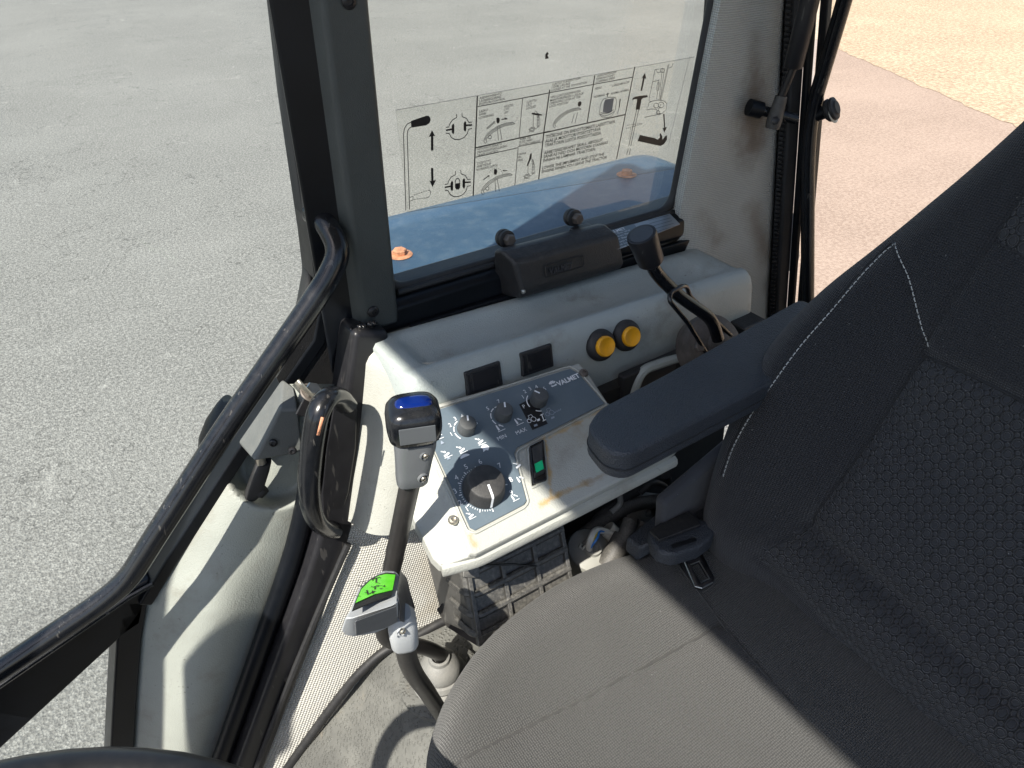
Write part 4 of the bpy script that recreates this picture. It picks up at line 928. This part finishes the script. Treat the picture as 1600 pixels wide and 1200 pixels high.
# backrest ------------------------------------------------------------
BA = R_(20); BO = V((.507,.10,1.57)); BU = V((math.sin(BA),0,math.cos(BA))); BN = V((-math.cos(BA),0,math.sin(BA)))
half = [(.0,-.055),(.12,-.052),(.20,-.035),(.242,.0),(.254,.05),(.262,.10),(.268,.16),(.268,.215),(.258,.262),(.243,.305),(.223,.350),(.202,.395),(.182,.440),(.165,.485),(.148,.53),(.128,.58),(.09,.62),(.0,.635)]
bo = half + [(-u, v) for u, v in half[-2:0:-1]]
bop = smooth_closed(bo, 5); bc_ = V((0,.26,0))
def edge_u(v):
    for (u0, v0), (u1, v1) in zip(half, half[1:]):
        if v0 <= v <= v1: return u0+(u1-u0)*(v-v0)/(v1-v0+1e-9)
    return .25
def line_d(u, v, a, b):
    a, b, p = V((*a,)), V((*b,)), V((u, v)); ab = b-a; t = max(0, min(1, (p-a).dot(ab)/ab.dot(ab))); return (p-a-ab*t).length
def pd(u, v, s): return min(line_d(u, v, a, b) for a, b in zip(s, s[1:]))
def sst(x, a_, b_): t = min(1, max(0, (x-a_)/(b_-a_))); return t*t*(3-2*t)
def bw0(u, v, s):
    d = 1-s; au = abs(u)
    off_ = -.030*(1-sst(au, .13, .22))*(1-sst(v, .20, .36)) - .010*sst(v, .22, .36) - .012*(1-sst(v, -.02, .06))
    w = off_+.034*(1-max(0, (.16-d)/.16)**2.4)                       # rounded border
    w += .036*math.exp(-((au-.215)/.045)**2)*math.exp(-((v-.17)/.15)**2)   # side bolsters
    w += .012*math.exp(-((v-.16)/.10)**2)*math.exp(-(u/.16)**2)             # lumbar
    w += .014*math.exp(-((v-.045)/.035)**2)*math.exp(-(u/.2)**4)
    w -= .014*math.exp(-((v-.55)/.10)**2)
    return w
def bpt(u, v, w): return BO+EY*u+BU*v+BN*w
def spar(u, v):
    d = V((u, v, 0))-bc_; best = max(bop, key=lambda p: (p-bc_).normalized().dot(d.normalized())); return min(1, d.length/(best-bc_).length)
def on_back(px, py):
    """seam points measured on the photograph, carried onto the upholstery surface"""
    w_ = 0.0
    for _ in range(10):
        q = at(px, py, pl=(BO+BN*w_, BN))-BO-BN*w_; u, v = q.y, q.dot(BU); w_ = .5*w_+.5*bw0(u, v, spar(u, v))
    return (u, v)
def seam(*p): return [on_back(*q) for q in p]
SE1 = seam((1128,742),(1142,700),(1167,650),(1207,590),(1251,530),(1300,474),(1348,420),(1393,376))
SE2 = seam((1393,376),(1410,430),(1425,485),(1440,542)); SE3 = seam((1440,542),(1500,449),(1561,357),(1620,270)); SE4 = seam((1440,556),(1520,590),(1600,631),(1720,700))
SE5 = seam((1439,556),(1390,632),(1340,710),(1276,796),(1250,829),(1186,866)); SE6 = seam((1262,830),(1381,930),(1500,1035),(1620,1140)); SE8 = seam((1180,872),(1362,1055),(1512,1190),(1600,1270)); SE7 = seam((1557,378),(1600,402),(1700,455))
def bw(u, v, s):
    w = bw0(u, v, s)
    for s_, dep, wd in ((SE2,.004,.004),(SE3,.0035,.004),(SE4,.005,.006),(SE5,.006,.007),(SE6,.011,.011),(SE7,.004,.005),(SE1,.0022,.004),(SE8,.003,.006)):
        w -= dep*math.exp(-(pd(u, v, s_)/wd)**2)
    return w + .0016*noise.noise(V((u*18,v*18,9)))
rings = []; uvl = []
def ring(s, wf):
    r = []
    for p in bop:
        q = bc_+(p-bc_)*s; r.append((q.x, q.y, wf(q.x, q.y, s)))
    rings.append([bpt(*t) for t in r]); uvl.extend([(t[0], t[1]) for t in r])
for s, wv in ((.80,-.10),(.93,-.085),(.985,-.06),(1.0,-.03)): ring(s, lambda u, v, s_, wv=wv: wv)
for s in [1.0,.995,.985,.97,.955,.94,.925,.91,.895,.88,.865,.85]+[.85-.0125*k for k in range(1, 68)]+[.001]: ring(s, bw)
mb = MB(); mb.loft(rings)
for i, t in enumerate(uvl): mb.uv[i] = t
back = ob('backrest', mb, ['back_weave','back_quilt'], st, ang=80)
# quilted centre: faces inside the seam outline take the spacer cloth (fine mesh keeps the border on the seams)
def lerp_on(s_, t, k):
    s_ = sorted(s_, key=lambda p: p[k])
    if t <= s_[0][k]: return s_[0][1-k]
    for a_, b_ in zip(s_, s_[1:]):
        if a_[k] <= t <= b_[k]: return a_[1-k]+(b_[1-k]-a_[1-k])*(t-a_[k])/(b_[k]-a_[k]+1e-9)
    return s_[-1][1-k]
def inside(u, v):
    if v > lerp_on(SE7, u, 0): return u < lerp_on(SE3, v, 1)
    return u < lerp_on(SE5, v, 1) and lerp_on(SE8, u, 0) < v < lerp_on(SE4, u, 0) and u > -.2
for pl in back.data.polygons:
    us = [uvl[k] for k in pl.vertices if k < len(uvl)]
    cu_, cv_ = sum(t[0] for t in us)/len(us), sum(t[1] for t in us)/len(us)
    if pl.vertices[0] > len(bop)*4 and inside(cu_, cv_): pl.material_index = 1
def bsurf(u, v, lift=.0008): return bpt(u, v, bw(u, v, spar(u, v))+lift)
def dense(s_, n=10):
    out_ = []; pts = [V((*p, 0)) for p in s_]
    for k in range(n*(len(pts)-1)+1): out_.append(cat(pts, k/(n*(len(pts)-1))))
    return out_
def off(s_, du): return [(u-du, v) for u, v in s_]
for nm, s_, r, m in (('seam', SE1, .0011, 'seam_dark'), ('seam', SE2, .0012, 'seam_dark'), ('seam', SE3, .0010, 'seam_dark'), ('seam', SE4, .0013, 'seam_dark'), ('seam', SE5, .0013, 'seam_dark'), ('seam', SE7, .0012, 'seam_dark')):
    ob(nm, MB().tube([bsurf(p.x, p.y, .0) for p in dense(s_)], r, 6), m, back)
def stitches(s_, step=.0052, ln=.0036):
    mb = MB(); P = dense(s_, 14); acc = 0.0; on = [bsurf(p.x, p.y, .0006) for p in P]
    L = [0.0]
    for a_, b_ in zip(on, on[1:]): L.append(L[-1]+(b_-a_).length)
    def pos(d):
        for k in range(len(L)-1):
            if L[k] <= d <= L[k+1]: return on[k].lerp(on[k+1], (d-L[k])/(L[k+1]-L[k]+1e-9))
        return on[-1]
    d = .001
    while d+ln < L[-1]:
        a_, b_ = pos(d), pos(d+ln); m_ = (a_+b_)/2+BN*.0005; mb.tube([a_-BN*.0004, m_, b_-BN*.0004], .00052, 6); d += step
    return mb
ob('stitching', stitches(off(SE1, .004)), 'stitch_thread', back); ob('stitching', stitches([(u-.005, v) for u, v in SE2]), 'stitch_thread', back)
# armrest: flat slab with rounded edges and a mould line
ap = fillet([(.332,.313,1.772),(.68,.316,1.770),(.68,.406,1.770),(.44,.382,1.772),(.354,.377,1.772),(.327,.362,1.772),(.321,.328,1.772)], .012, 4, True)
am = ob('armrest', MB().prism(ap, (0,0,.030)), 'armrest_skin', st, bevel=.011, seg=5)
cx_ = V((.45,.348,0))
ob('mould_line', MB().tube([V((p.x, p.y, 1.7835)) + (V((p.x, p.y, 0))-cx_).normalized()*.0002 for p in fillet([(q.x, q.y, 0) for q in ap], .002, 2, True)], .0009, 6, closed=True), 'seam_dark', am)
ob('armrest_bracket', MB().prism([(.50,.318,1.74),(.64,.318,1.74),(.62,.318,1.60),(.55,.318,1.60)], (0,.014,0)), 'dash_dark', st, bevel=.004)
ob('seat_side_cover', MB().prism([(.43,.345,1.66),(.60,.345,1.72),(.64,.345,1.40),(.46,.345,1.40)], (0,.016,0)), 'seat_side', st, bevel=.006)

# ---------------------------------------------------------------- seat belt buckle lying on the cushion
bk = thing('seat_belt_buckle', 'dark plastic seat belt buckle with metal tongue at the cushion edge', 'buckle', tuple(at(1065,840,Z=1.62)))
def KB(px, py, z=1.622): return at(px, py, Z=z)
st_poly = [KB(976,851,1.590), KB(998,870,1.590), KB(1030,846,1.612), KB(1118,835,1.600), KB(1112,812,1.600), KB(1095,790,1.606), KB(1072,783,1.610), KB(1060,785,1.610)]
ob('stalk', MB().prism([p-V((0,0,.010)) for p in st_poly], (0,0,.022)), 'armrest_skin', bk, bevel=.004)
hb = [KB(1012,832), KB(1016,852), KB(1028,868), KB(1052,873), KB(1090,862), KB(1112,846), KB(1116,834), KB(1108,820), KB(1092,814), KB(1030,820)]
hs = ob('housing', MB().prism([p-V((0,0,.014)) for p in hb], (0,0,.020)), 'armrest_skin', bk, bevel=.0045, seg=4)
ob('release_button', MB().prism([KB(1014,832,1.629), KB(1029,848,1.629), KB(1094,824,1.629), KB(1090,814,1.629), KB(1076,802,1.629)], (0,0,.004)), 'black_plastic', hs, bevel=.0015)
ob('tongue_slot', MB().prism([KB(1051,858,1.6286), KB(1089,846,1.6286), KB(1086,840,1.6286), KB(1048,852,1.6286)], (0,0,.0010)), 'ink', hs, bevel=.0004)
zt = 1.600
mb = MB(); o_ = [KB(1056,868,zt), KB(1094,862,zt), KB(1116,905,zt-.006), KB(1113,912,zt-.006), KB(1096,921,zt-.006), KB(1086,918,zt-.006)]
i_ = [KB(1078,884,zt-.002), KB(1092,879,zt-.002), KB(1108,906,zt-.006), KB(1094,912,zt-.006)]
a_ = mb.add(o_); b_ = mb.add(i_)
for f_ in ((a_[0],a_[1],b_[1],b_[0]), (a_[1],a_[2],b_[2],b_[1]), (a_[2],a_[3],a_[4],b_[3],b_[2]), (a_[4],a_[5],b_[3]), (a_[5],a_[0],b_[0],b_[3])): mb.face(f_)
ob('tongue', mb, 'black_satin', bk, solid=.004)
ob('tongue_edge', MB().tube([p+V((0,0,.0018)) for p in (KB(1057,869,zt), KB(1068,876,zt), o_[5], o_[4], o_[3])], .0010, 6), 'steel', bk)
ob('slot_edge', MB().tube([p+V((0,0,.0020)) for p in (i_[0], i_[1], i_[2], i_[3])], .0009, 6), 'steel', bk)

# ================================================================ FLOOR
def fz(x, y): return 1.378 - .95*max(0, .200-x)*min(1, max(0,(.200-x))*10+.3) + .003*noise.noise(V((x*9,y*9,0)))
fl = ob('cab_floor', MB().grid(lambda u, v: (lambda x, y: V((x, y, max(1.08, fz(x, y)))))(-.64+1.6*u, -.50+1.06*v), 60, 40), 'floor_mat', ang=80); fl['kind'] = 'structure'; fl['label'] = 'dusty grey rubber floor mat of the cab'
roll = [at(742,958,Y=.530), at(700,966,Y=.534), at(640,1000,Y=.540), at(600,1016,Y=.545), at(560,1052,Y=.551), at(520,1102,Y=.558), at(450,1198,Y=.568), at(400,1275,Y=.575)]
ob('mat_roll', MB().tube(fillet(roll, .04, 5), .0060, 10), 'rubber', fl)
pl_ = at(648,1060,Z=1.388)
ob('hatch_plate', MB().lathe([(.052,-.004),(.052,.0015),(.050,.003),(0,.003)], b0, (0,0,1), 40), 'floor_mat', fl)
# ---------------------------------------------------------------- angle bracket on the floor by the box
br = thing('steel_bracket', 'small dark angle bracket standing left of the ribbed box', 'bracket', tuple(at(720,990,Y=.45)))
q = [at(682,952,Y=.462), at(699,934,Y=.462), at(716,961,Y=.455), at(699,981,Y=.455)]
ob('flange', MB().prism(q, V((.001,.002,-.003))), 'post_dark', br, bevel=.0008)
ob('web', MB().prism([q[2], q[3], at(745,1010,Y=.44), at(768,1005,Y=.445)], V((.004,.006,0))), 'black_satin', br, bevel=.001)
# ---------------------------------------------------------------- ribbed black box under the panel
rb = thing('ribbed_box', 'black ribbed plastic box beneath the control panel', 'box', tuple(at(800,990,Y=.45)))
A0, A1 = at(728,898,Y=.424), at(746,1002,Y=.382)      # left edge, top and bottom
ux = V((.985,-.02,-.045)).normalized(); uz = (A0-A1).normalized(); un = ux.cross(uz).normalized(); un = un if un.y < 0 else -un
BW, BH = .126, (A0-A1).length+.012
def RB(u, v, h=0.0): return A1+ux*u+uz*v+un*h
ob('shell', MB().prism([RB(0,0), RB(BW,0), RB(BW,BH+.02), RB(-.008,BH+.02)], -un*.10), 'ribbed_plastic', rb, bevel=.008, seg=3)
cols = [.002,.042,.083,.122]; rows = [.004,.024,.046,.068,.090,.112]
for u in cols: ob('upright_rib', MB().prism([RB(u-.0024,.004,-.001), RB(u+.0024,.004,-.001), RB(u+.0024,BH,-.001), RB(u-.0024,BH,-.001)], un*.0060), 'ribbed_plastic', rb, bevel=.0008, seg=2)
for k, v in enumerate(rows):
    pth = [RB(-.003,v+.014,-.045), RB(-.002,v+.004,-.006), RB(.006,v,.0020), RB(BW-.002,v+.002,.0020)]
    ob('cross_rib', MB().tube(fillet(pth, .009, 5), .0040, 8), 'ribbed_plastic', rb)
ob('base_rim', MB().prism([RB(-.002,-.004,.0), RB(BW,-.004,.0), RB(BW,.006,.0), RB(-.002,.006,.0)], un*.007), 'ribbed_plastic', rb, bevel=.001, seg=2)
ob('hook_tab', MB().prism([RB(-.006,BH-.012,.002), RB(.012,BH-.020,.004), RB(.016,BH-.002,.004), RB(.0,BH+.008,.002)], un*.003), 'ribbed_plastic', rb, bevel=.001, seg=2)
ob('cable_tie', MB().tube([RB(.004,BH-.004,.009), RB(.050,BH-.020,.012), RB(.078,BH-.034,.011)], .0012, 6), 'ink', rb)
# ---------------------------------------------------------------- grey cap with yellow and blue wires
cz_ = at(920,862,Z=1.535)
pg = thing('wire_cap', 'grey rubber cap with yellow and blue wires under the panel', 'connector', tuple(cz_))
ob('cap', MB().lathe([(.026,-.05),(.0275,-.01),(.0285,0),(.0275,.005),(.020,.010),(.0125,.011),(.0115,.016),(.0085,.017),(.0075,.012),(0,.012)], cz_, (.05,-.35,.94), 16), 'cap_rubber', pg, ang=30)
w0 = at(921,856,Z=1.552)
for (m, dx, dy, r) in (('wire_white',0,0,.0042), ('wire_yellow',4,2,.0016), ('wire_yellow',7,-2,.0016), ('wire_blue',10,3,.0015), ('wire_blue',6,-5,.0013)):
    ob('wire', MB().tube(fillet([w0-EZ*.01, at(921+dx*.3, 850+dy, Z=1.558), at(924+dx, 838+dy, Z=1.566), at(930+dx*.6, 828+dy*.6, Z=1.566), at(945+dx*.2, 829+dy*.4, Z=1.556), at(962, 838+dy*.4, Z=1.545)], .008, 5), r, 8), m, pg)
ob('grommet', MB().tube([at(908,850,Z=1.552), at(906,855,Z=1.552), at(910,858,Z=1.552), at(914,853,Z=1.552)], .0018, 8, closed=True), 'wire_white', pg)
# mounting posts and hoses in the gap
hs_ = thing('suspension_linkage', 'dusty dark linkage posts and sleeve between cushion and panel', 'linkage', tuple(at(960,860,Z=1.48)))
ob('sleeve', MB().tube([at(948,826,Z=1.545), at(968,846,Z=1.53), at(985,866,Z=1.51)], .011, 14), 'wire_white', hs_)
ob('post', MB().tube([at(985,812,Z=1.57), at(978,835,Z=1.56), at(972,850,Z=1.55)], [.0085,.0095,.0095], 14), 'post_dark', hs_)
ob('post', MB().tube([at(974,838,Z=1.555), at(962,860,Z=1.545), at(948,884,Z=1.53)], [.012,.0125,.013], 14), 'post_dark', hs_)
ob('post', MB().tube([at(1006,815,Z=1.555), at(998,832,Z=1.545), at(990,850,Z=1.53)], .008, 14), 'post_dark', hs_)
ob('thin_rod', MB().tube([at(862,812,Z=1.62), at(874,835,Z=1.58), at(886,854,Z=1.55)], .0014, 8), 'steel', hs_)
cvy = thing('cable_loom', 'tangled dark cables and torn trim in the shadow under the panel', 'cables', tuple(at(950,800,Z=1.6)))
for k, (p, r, m) in enumerate((([(900,850),(930,812),(968,782),(1010,760)],.006,'dark_cavity'), ([(880,860),(925,826),(980,790),(1040,780)],.009,'post_dark'), ([(1040,742),(1046,770),(1030,800),(1045,830)],.007,'rubber'), ([(960,775),(968,765),(970,788),(955,800)],.0035,'grey_rubber'), ([(1000,770),(1020,752),(1042,760),(1050,790)],.004,'rubber'))):
    ob('cable', MB().tube(fillet([at(x, y, Y=.455-.008*k) for x, y in p], .02, 5), r, 10), m, cvy)
ob('torn_trim', MB().poly([at(975,800,Y=.45), at(1000,768,Y=.46), at(1030,772,Y=.46), at(1045,812,Y=.44), at(1000,830,Y=.43)]), 'grey_rubber', cvy, solid=.003)
ob('cavity_back', MB().prism([(.30,.50,1.44),(.70,.48,1.44),(.70,.50,1.44),(.30,.515,1.44)], (0,0,.26)), 'dark_cavity', cvy)
ob('ledge', MB().prism([at(905,835,Y=.46), at(1010,775,Y=.46), at(1020,800,Y=.44), at(925,850,Y=.44)], (0,0,-.012)), 'post_dark', cvy, bevel=.003)

# ================================================================ DOOR
dr = thing('cab_door', 'glazed cab door with black bar handle and grey lower lining', 'door', (.05,.68,1.2))
DYG = .70
bar = [at(488,332,Y=.672), at(512,352,Y=.640), at(531,392,Y=.620), at(515,432,Y=.616), at(480,485,Y=.616), at(350,672,Y=.614), at(240,842,Y=.610), at(200,906,Y=.610), at(160,940,Y=.614), at(0,1048,Y=.630), at(-120,1125,Y=.65)]
ob('bar_handle', MB().tube(fillet(bar, .035, 7), .0118, 18), 'black_gloss', dr)
# door frame members
def strap(name, pts, w_, y0, y1, mat):
    pts = [V(p) for p in pts]; mb = MB(); L = []; Rr = []
    for i, p in enumerate(pts):
        a_ = pts[max(0,i-1)]; b_ = pts[min(len(pts)-1,i+1)]; t = (b_-a_).normalized(); sd = EY.cross(t).normalized()
        L.append(p+sd*w_/2); Rr.append(p-sd*w_/2)
    rings = [[V((l.x,y0,l.z)), V((l.x,y1,l.z)), V((r.x,y1,r.z)), V((r.x,y0,r.z))] for l, r in zip(L, Rr)]
    return ob(name, mb.loft(rings), mat, dr, bevel=.003)
edge = [at(505,300,Y=.69), at(503,440,Y=.69), at(487,520,Y=.69), at(370,690,Y=.69), at(262,856,Y=.69), at(220,925,Y=.69)]
strap('glass_rim', edge, .016, .666, .712, 'black_paint')
strap('rim_seal', [p+V((-.010,0,.004)) for p in edge], .006, .694, .716, 'rubber')
strap('upright', [at(440,-60,Y=.69), at(466,150,Y=.69), at(496,430,Y=.69)], .016, .676, .716, 'black_paint')
strap('upright_seal', [at(424,-60,Y=.70), at(447,150,Y=.70), at(487,430,Y=.70)], .006, .690, .718, 'rubber')
lowb = [at(240,935,Y=.675), at(160,975,Y=.675), at(0,1085,Y=.675), at(-160,1190,Y=.675)]
mb = MB(); t0 = [at(236,905,Y=.672), at(200,925,Y=.672), at(0,1062,Y=.672), at(-160,1170,Y=.672)]; t1 = [at(222,975,Y=.672), at(186,1000,Y=.672), at(0,1172,Y=.672), at(-160,1320,Y=.672)]
rings = [[a_, a_+V((0,.03,0)), b_+V((0,.03,0)), b_] for a_, b_ in zip(t0, t1)]
ob('cross_member', mb.loft(rings), 'black_paint', dr, bevel=.004)
ob('cross_member_lip', MB().tube([p+V((0,-.004,-.004)) for p in t0], .003, 8), 'black_gloss', dr)
ob('lower_post', MB().loft([[at(x0,y,Y=.672), at(x0,y,Y=.672)+V((0,.04,0)), at(x1,y,Y=.672)+V((0,.04,0)), at(x1,y,Y=.672)] for x0, x1, y in ((186,232,940),(182,222,1000),(176,214,1100),(170,208,1215),(165,205,1280))]), 'black_paint', dr, bevel=.003)
ob('post_seal', MB().tube([at(x,y,Y=.69) for x, y in ((186,990),(178,1100),(171,1215),(166,1280))], .004, 8), 'rubber', dr)
gp = [at(440,-120,Y=DYG), at(452,60,Y=DYG), at(492,430,Y=DYG), at(480,520,Y=DYG), at(225,915,Y=DYG), at(180,960,Y=DYG), at(-220,1235,Y=DYG)]
gp = [V((p.x, DYG, p.z)) for p in gp] + [V((-.55,DYG,1.42)), V((-.55,DYG,2.70)), V((.20,DYG,2.70))]
ob('glass_pane', MB().prism(gp, (0,.005,0)), 'door_glass', dr, smooth=False)
lgp = [at(190,985,Y=DYG), at(-200,1300,Y=DYG), V((-.40,DYG,1.10)), at(160,1330,Y=DYG)]
ob('lower_glass', MB().prism(lgp, (0,.005,0)), 'door_glass', dr, smooth=False)
# moulded lower lining
UA = [(440,600),(425,620),(400,660),(345,740),(282,838),(233,925),(220,990),(214,1080),(207,1200),(200,1300)]
UB = [(535,600),(525,660),(512,730),(498,800),(476,850),(455,910),(428,985),(400,1060),(352,1200),(322,1290)]
def lin(u, v):
    k = v*(len(UA)-1); i = min(int(k), len(UA)-2); t = k-i
    ax_, ay = [UA[i][j]*(1-t)+UA[i+1][j]*t for j in (0,1)]; bx, by = [UB[i][j]*(1-t)+UB[i+1][j]*t for j in (0,1)]
    px, py = ax_*(1-u)+bx*u, ay*(1-u)+by*u
    y = .678 - .045*u - .020*math.sin(math.pi*u)**1.0
    # pocket for the latch lever
    d = ((px-425)/74)**2+((py-732)/66)**2
    rim = min(1, max(0, 1-d)*1.5); y += .030*rim*rim*(3-2*rim)
    y -= .012*math.exp(-((u-.55)/.30)**2)*max(0, min(1, (v-.45)*6))
    y += .010*max(0, (u-.85)/.15)**2
    return at(px, py, Y=y)
ob('lining', MB().grid(lin, 80, 150), 'lining_grey', dr, ang=70)
# latch housing, screws, lever
hq = [at(444,592,Y=.662), at(372,690,Y=.662), at(396,722,Y=.632), at(466,706,Y=.612), at(470,640,Y=.618), at(486,624,Y=.624)]
mb = MB()
P_ = dict(a=at(441,590,Y=.668), b=at(371,690,Y=.668), c=at(397,722,Y=.634), d=at(437,640,Y=.634), e=at(466,640,Y=.626), f=at(474,706,Y=.622), g=at(462,604,Y=.652), h=at(400,718,Y=.66))
v_ = {k: mb.add([p])[0] for k, p in P_.items()}
mb.face((v_['a'], v_['b'], v_['c'], v_['d'])); mb.face((v_['d'], v_['c'], v_['f'], v_['e'])); mb.face((v_['a'], v_['d'], v_['e'], v_['g'])); mb.face((v_['b'], v_['h'], v_['f'], v_['c'])); mb.face((v_['a'], v_['g'], v_['e'], v_['f'], v_['h'], v_['b']))
lh = ob('latch_housing', mb, 'latch_grey', dr, bevel=.003, seg=3)
hn = (P_['c']-P_['d']).cross(P_['e']-P_['d']).normalized(); hn = hn if hn.y < 0 else -hn
for (px, py) in ((427,692),(457,704)): screw(at(px, py, pl=(P_['d']+hn*.0008, hn)), hn, .0046, lh, 'black_satin')
lv = ob('latch_lever', MB().loft([sup(at(x, y, Y=Y), a, b, 3.0, 20) for x, y, Y, a, b in ((412,722,.648,.0085,.0075),(408,735,.648,.0092,.008),(400,758,.650,.0098,.009),(396,770,.652,.010,.009),(392,778,.655,.007,.006))]), 'rubber', dr, ang=60)
ob('latch_lever_tip', MB().tube([at(399,766,Y=.650), at(408,768,Y=.647), at(414,763,Y=.646)], [.008,.008,.006], 12), 'rubber', lv)
ob('brass_pin', MB().tube([at(404,708,Y=.650), at(409,724,Y=.648)], .0055, 10), 'zinc', lv)
ob('inner_panel', MB().prism([at(512,440,Y=.668), at(505,475,Y=.668), at(432,590,Y=.668), at(450,625,Y=.668), at(545,625,Y=.668), at(556,440,Y=.668)], (0,.006,0)), 'black_plastic', dr)
ob('outer_handle', MB().loft([sup(at(x, y, Y=.735), a, .016, 2.6, 20, (EX, EY)) for x, y, a in ((358,628,.006),(356,634,.013),(346,655,.018),(336,680,.018),(328,698,.013),(325,706,.006))]), 'black_paint', dr, ang=60)
ob('outer_skin_edge', MB().tube([at(x, y, Y=.716) for x, y in ((395,590),(385,600),(330,690),(290,760),(250,830))], .004, 8), 'foil_grey', dr)
# ---------------------------------------------------------------- grab handle on the lower pillar
gh = thing('grab_handle', 'worn glossy black grab handle on the pillar beside the tall gear lever', 'handle', tuple(at(505,830,Y=.59)))
hp = [at(540,632,Y=.590), at(528,618,Y=.572), at(510,620,Y=.556), at(496,645,Y=.548), at(488,690,Y=.546), at(482,750,Y=.546), at(484,785,Y=.548), at(492,812,Y=.556), at(508,826,Y=.574), at(520,828,Y=.590)]
ob('loop', MB().tube(fillet(hp, .02, 5), .0125, 16, flat=.8), 'black_gloss', gh)
ob('scuff', MB().strip([at(504,652,Y=.5325), at(500,668,Y=.5325), at(497,680,Y=.5325)], .003, (-.2,-.9,.35)), 'rusty_orange', gh, solid=.0006)
ob('back_plate', MB().loft([[at(x0, y, Y=.592), at(x1, y, Y=.592), at(x1, y, Y=.598), at(x0, y, Y=.598)] for x0, x1, y in ((528,552,622),(520,558,640),(510,556,700),(503,545,770),(506,530,818))]), 'black_satin', gh, bevel=.002)

# ================================================================ REAR WINDOW
rw = thing('rear_window', 'rear window with black tube handle and ribbed rubber seal', 'window', (.93,.3,1.62))
def rgl(z): return V((.935-.085*(z-1.6), 0, z))
zz = [1.50+.125*k for k in range(11)]
ob('seal', MB().loft([[rr(z)+V((-.004,-.004,0)), rr(z)+V((-.002,-.020,0)), rr(z)+V((.014,-.026,0)), rr(z)+V((.024,-.012,0)), rr(z)+V((.02,.006,0))] for z in zz]), 'rubber', rw, bevel=.003)
rb_ = MB()
z = 1.52
while z < 2.72:
    c = rr(z)+V((-.002,-.012,0)); rb_.box(c, (.006,.014,.0028), (V((.25,-.97,0)).normalized()*-1, V((.97,.25,0)), EZ)); z += .0065
ob('seal_ribs', rb_, 'rubber', rw, kind='stuff')
ob('seal_bead', MB().tube([rr(z)+V((.018,-.030,0)) for z in zz], .006, 10), 'black_paint', rw)
ob('frame_edge', MB().loft([[rr(z)+V((.024,-.036,0)), rr(z)+V((.024,-.048,0)), rr(z)+V((.034,-.048,0)), rr(z)+V((.034,-.036,0))] for z in zz]), 'black_satin', rw, bevel=.002)
def gq(y, z): p = rgl(z); return V((p.x, y, z))
ob('glass_pane', MB().prism([gq(.555,1.55), gq(-.50,1.55), gq(-.50,2.70), gq(.69,2.70)], (.005,0,0)), 'rear_glass', rw, smooth=False)
hb_ = [at(1340,-75,X=.865), at(1318,5,X=.875), at(1268,175,X=.885), at(1262,250,X=.89), at(1262,470,X=.905), at(1262,560,X=.91)]
ob('handle_bar', MB().tube(fillet(hb_, .05, 8), .0095, 16), 'black_gloss', rw)
k0 = at(1266,184,X=.886); k1 = at(1297,172,X=.893)
kk = ob('hinge_stub', MB().tube([k0, k1], .0085, 14), 'black_paint', rw)
ka = (k1-k0).normalized()
ob('rubber_washer', MB().lathe([(.011,-.006),(.0145,-.003),(.0150,.0),(.0135,.002),(.0150,.004),(.0145,.007),(.010,.008),(.0085,.010),(0,.010)], k1, ka, 28), 'rubber', kk)
ob('backing_ring', MB().lathe([(.0150,.0),(.0158,.001),(.0150,.002),(0,.002)], k1+ka*.002+V((.002,0,-.003)), ka, 28), 'wire_white', kk)
p0 = at(1172,168,X=.795); p1 = at(1243,186,X=.852); pa = (p1-p0).normalized()
hpn = ob('hinge_pin', MB().tube([p0, p1], .0065, 14), 'black_gloss', rw)
ob('pin_sleeve', MB().tube([p0-pa*.002, p0+pa*.016], .0105, 18), 'black_paint', hpn)
ob('pin_clip', MB().tube(fillet([p1-pa*.016, p1-pa*.004+V((0,0,.004)), p1+pa*.006, p1-pa*.003-V((0,0,.004)), p1-pa*.014], .004, 4), .0016, 8), 'black_gloss', hpn)
gs_ = thing('gas_strut', 'black gas strut hanging down to the rear window hinge pin', 'gas strut', tuple(at(1208,190,X=.868)))
s0, s1, s2, s3 = at(1210,188,X=.818), at(1221,150,X=.822), at(1239,106,X=.826), at(1280,-60,X=.83)
ob('end_fitting', MB().tube([s0-(s1-s0).normalized()*.010, s0, s1], [.009,.010,.0075], 14), 'post_dark', gs_)
ob('fitting_screw', MB().lathe([(.0055,0),(.0055,.004),(.003,.005),(0,.005)], s0+V((-.007,-.006,.002)), (-.7,-.6,.3), 6), 'black_satin', gs_)
ob('piston_rod', MB().tube([s1, s2], .0052, 14), 'black_satin', gs_)
ob('cylinder', MB().tube([s2, s2+(s3-s2)*.02, s3], [.0105,.0118,.0118], 20), 'black_satin', gs_)
# ================================================================ STEERING WHEEL (only its far rim shows)
wc_ = V((-.160,.131,1.787)); wt_ = thing('steering_wheel', 'black steering wheel rim at the bottom left edge', 'steering wheel', tuple(wc_))
wn = V((.30,0,.954)).normalized(); wu = V((0,1,0)); wv = wn.cross(wu)
ob('rim', MB().tube([wc_+(wu*math.cos(R_(k*6))+wv*math.sin(R_(k*6)))*.195 for k in range(60)], .0135, 14, closed=True), 'wheel_black', wt_)
ob('hub', MB().lathe([(.05,-.05),(.06,-.03),(.055,-.015),(0,-.012)], wc_, wn, 28), 'black_plastic', wt_)
for k in range(3):
    a_ = R_(90+120*k); dv = wu*math.cos(a_)+wv*math.sin(a_); ob('spoke', MB().tube([wc_-wn*.03+dv*.04, wc_-wn*.012+dv*.12, wc_+dv*.19], .010, 10, flat=.6), 'black_plastic', wt_)
ob('column', MB().tube([wc_-wn*.03, wc_-wn*.45], .035, 18), 'dash_dark', wt_)

for o in bpy.data.objects:
    if '_org' in o: del o['_org']
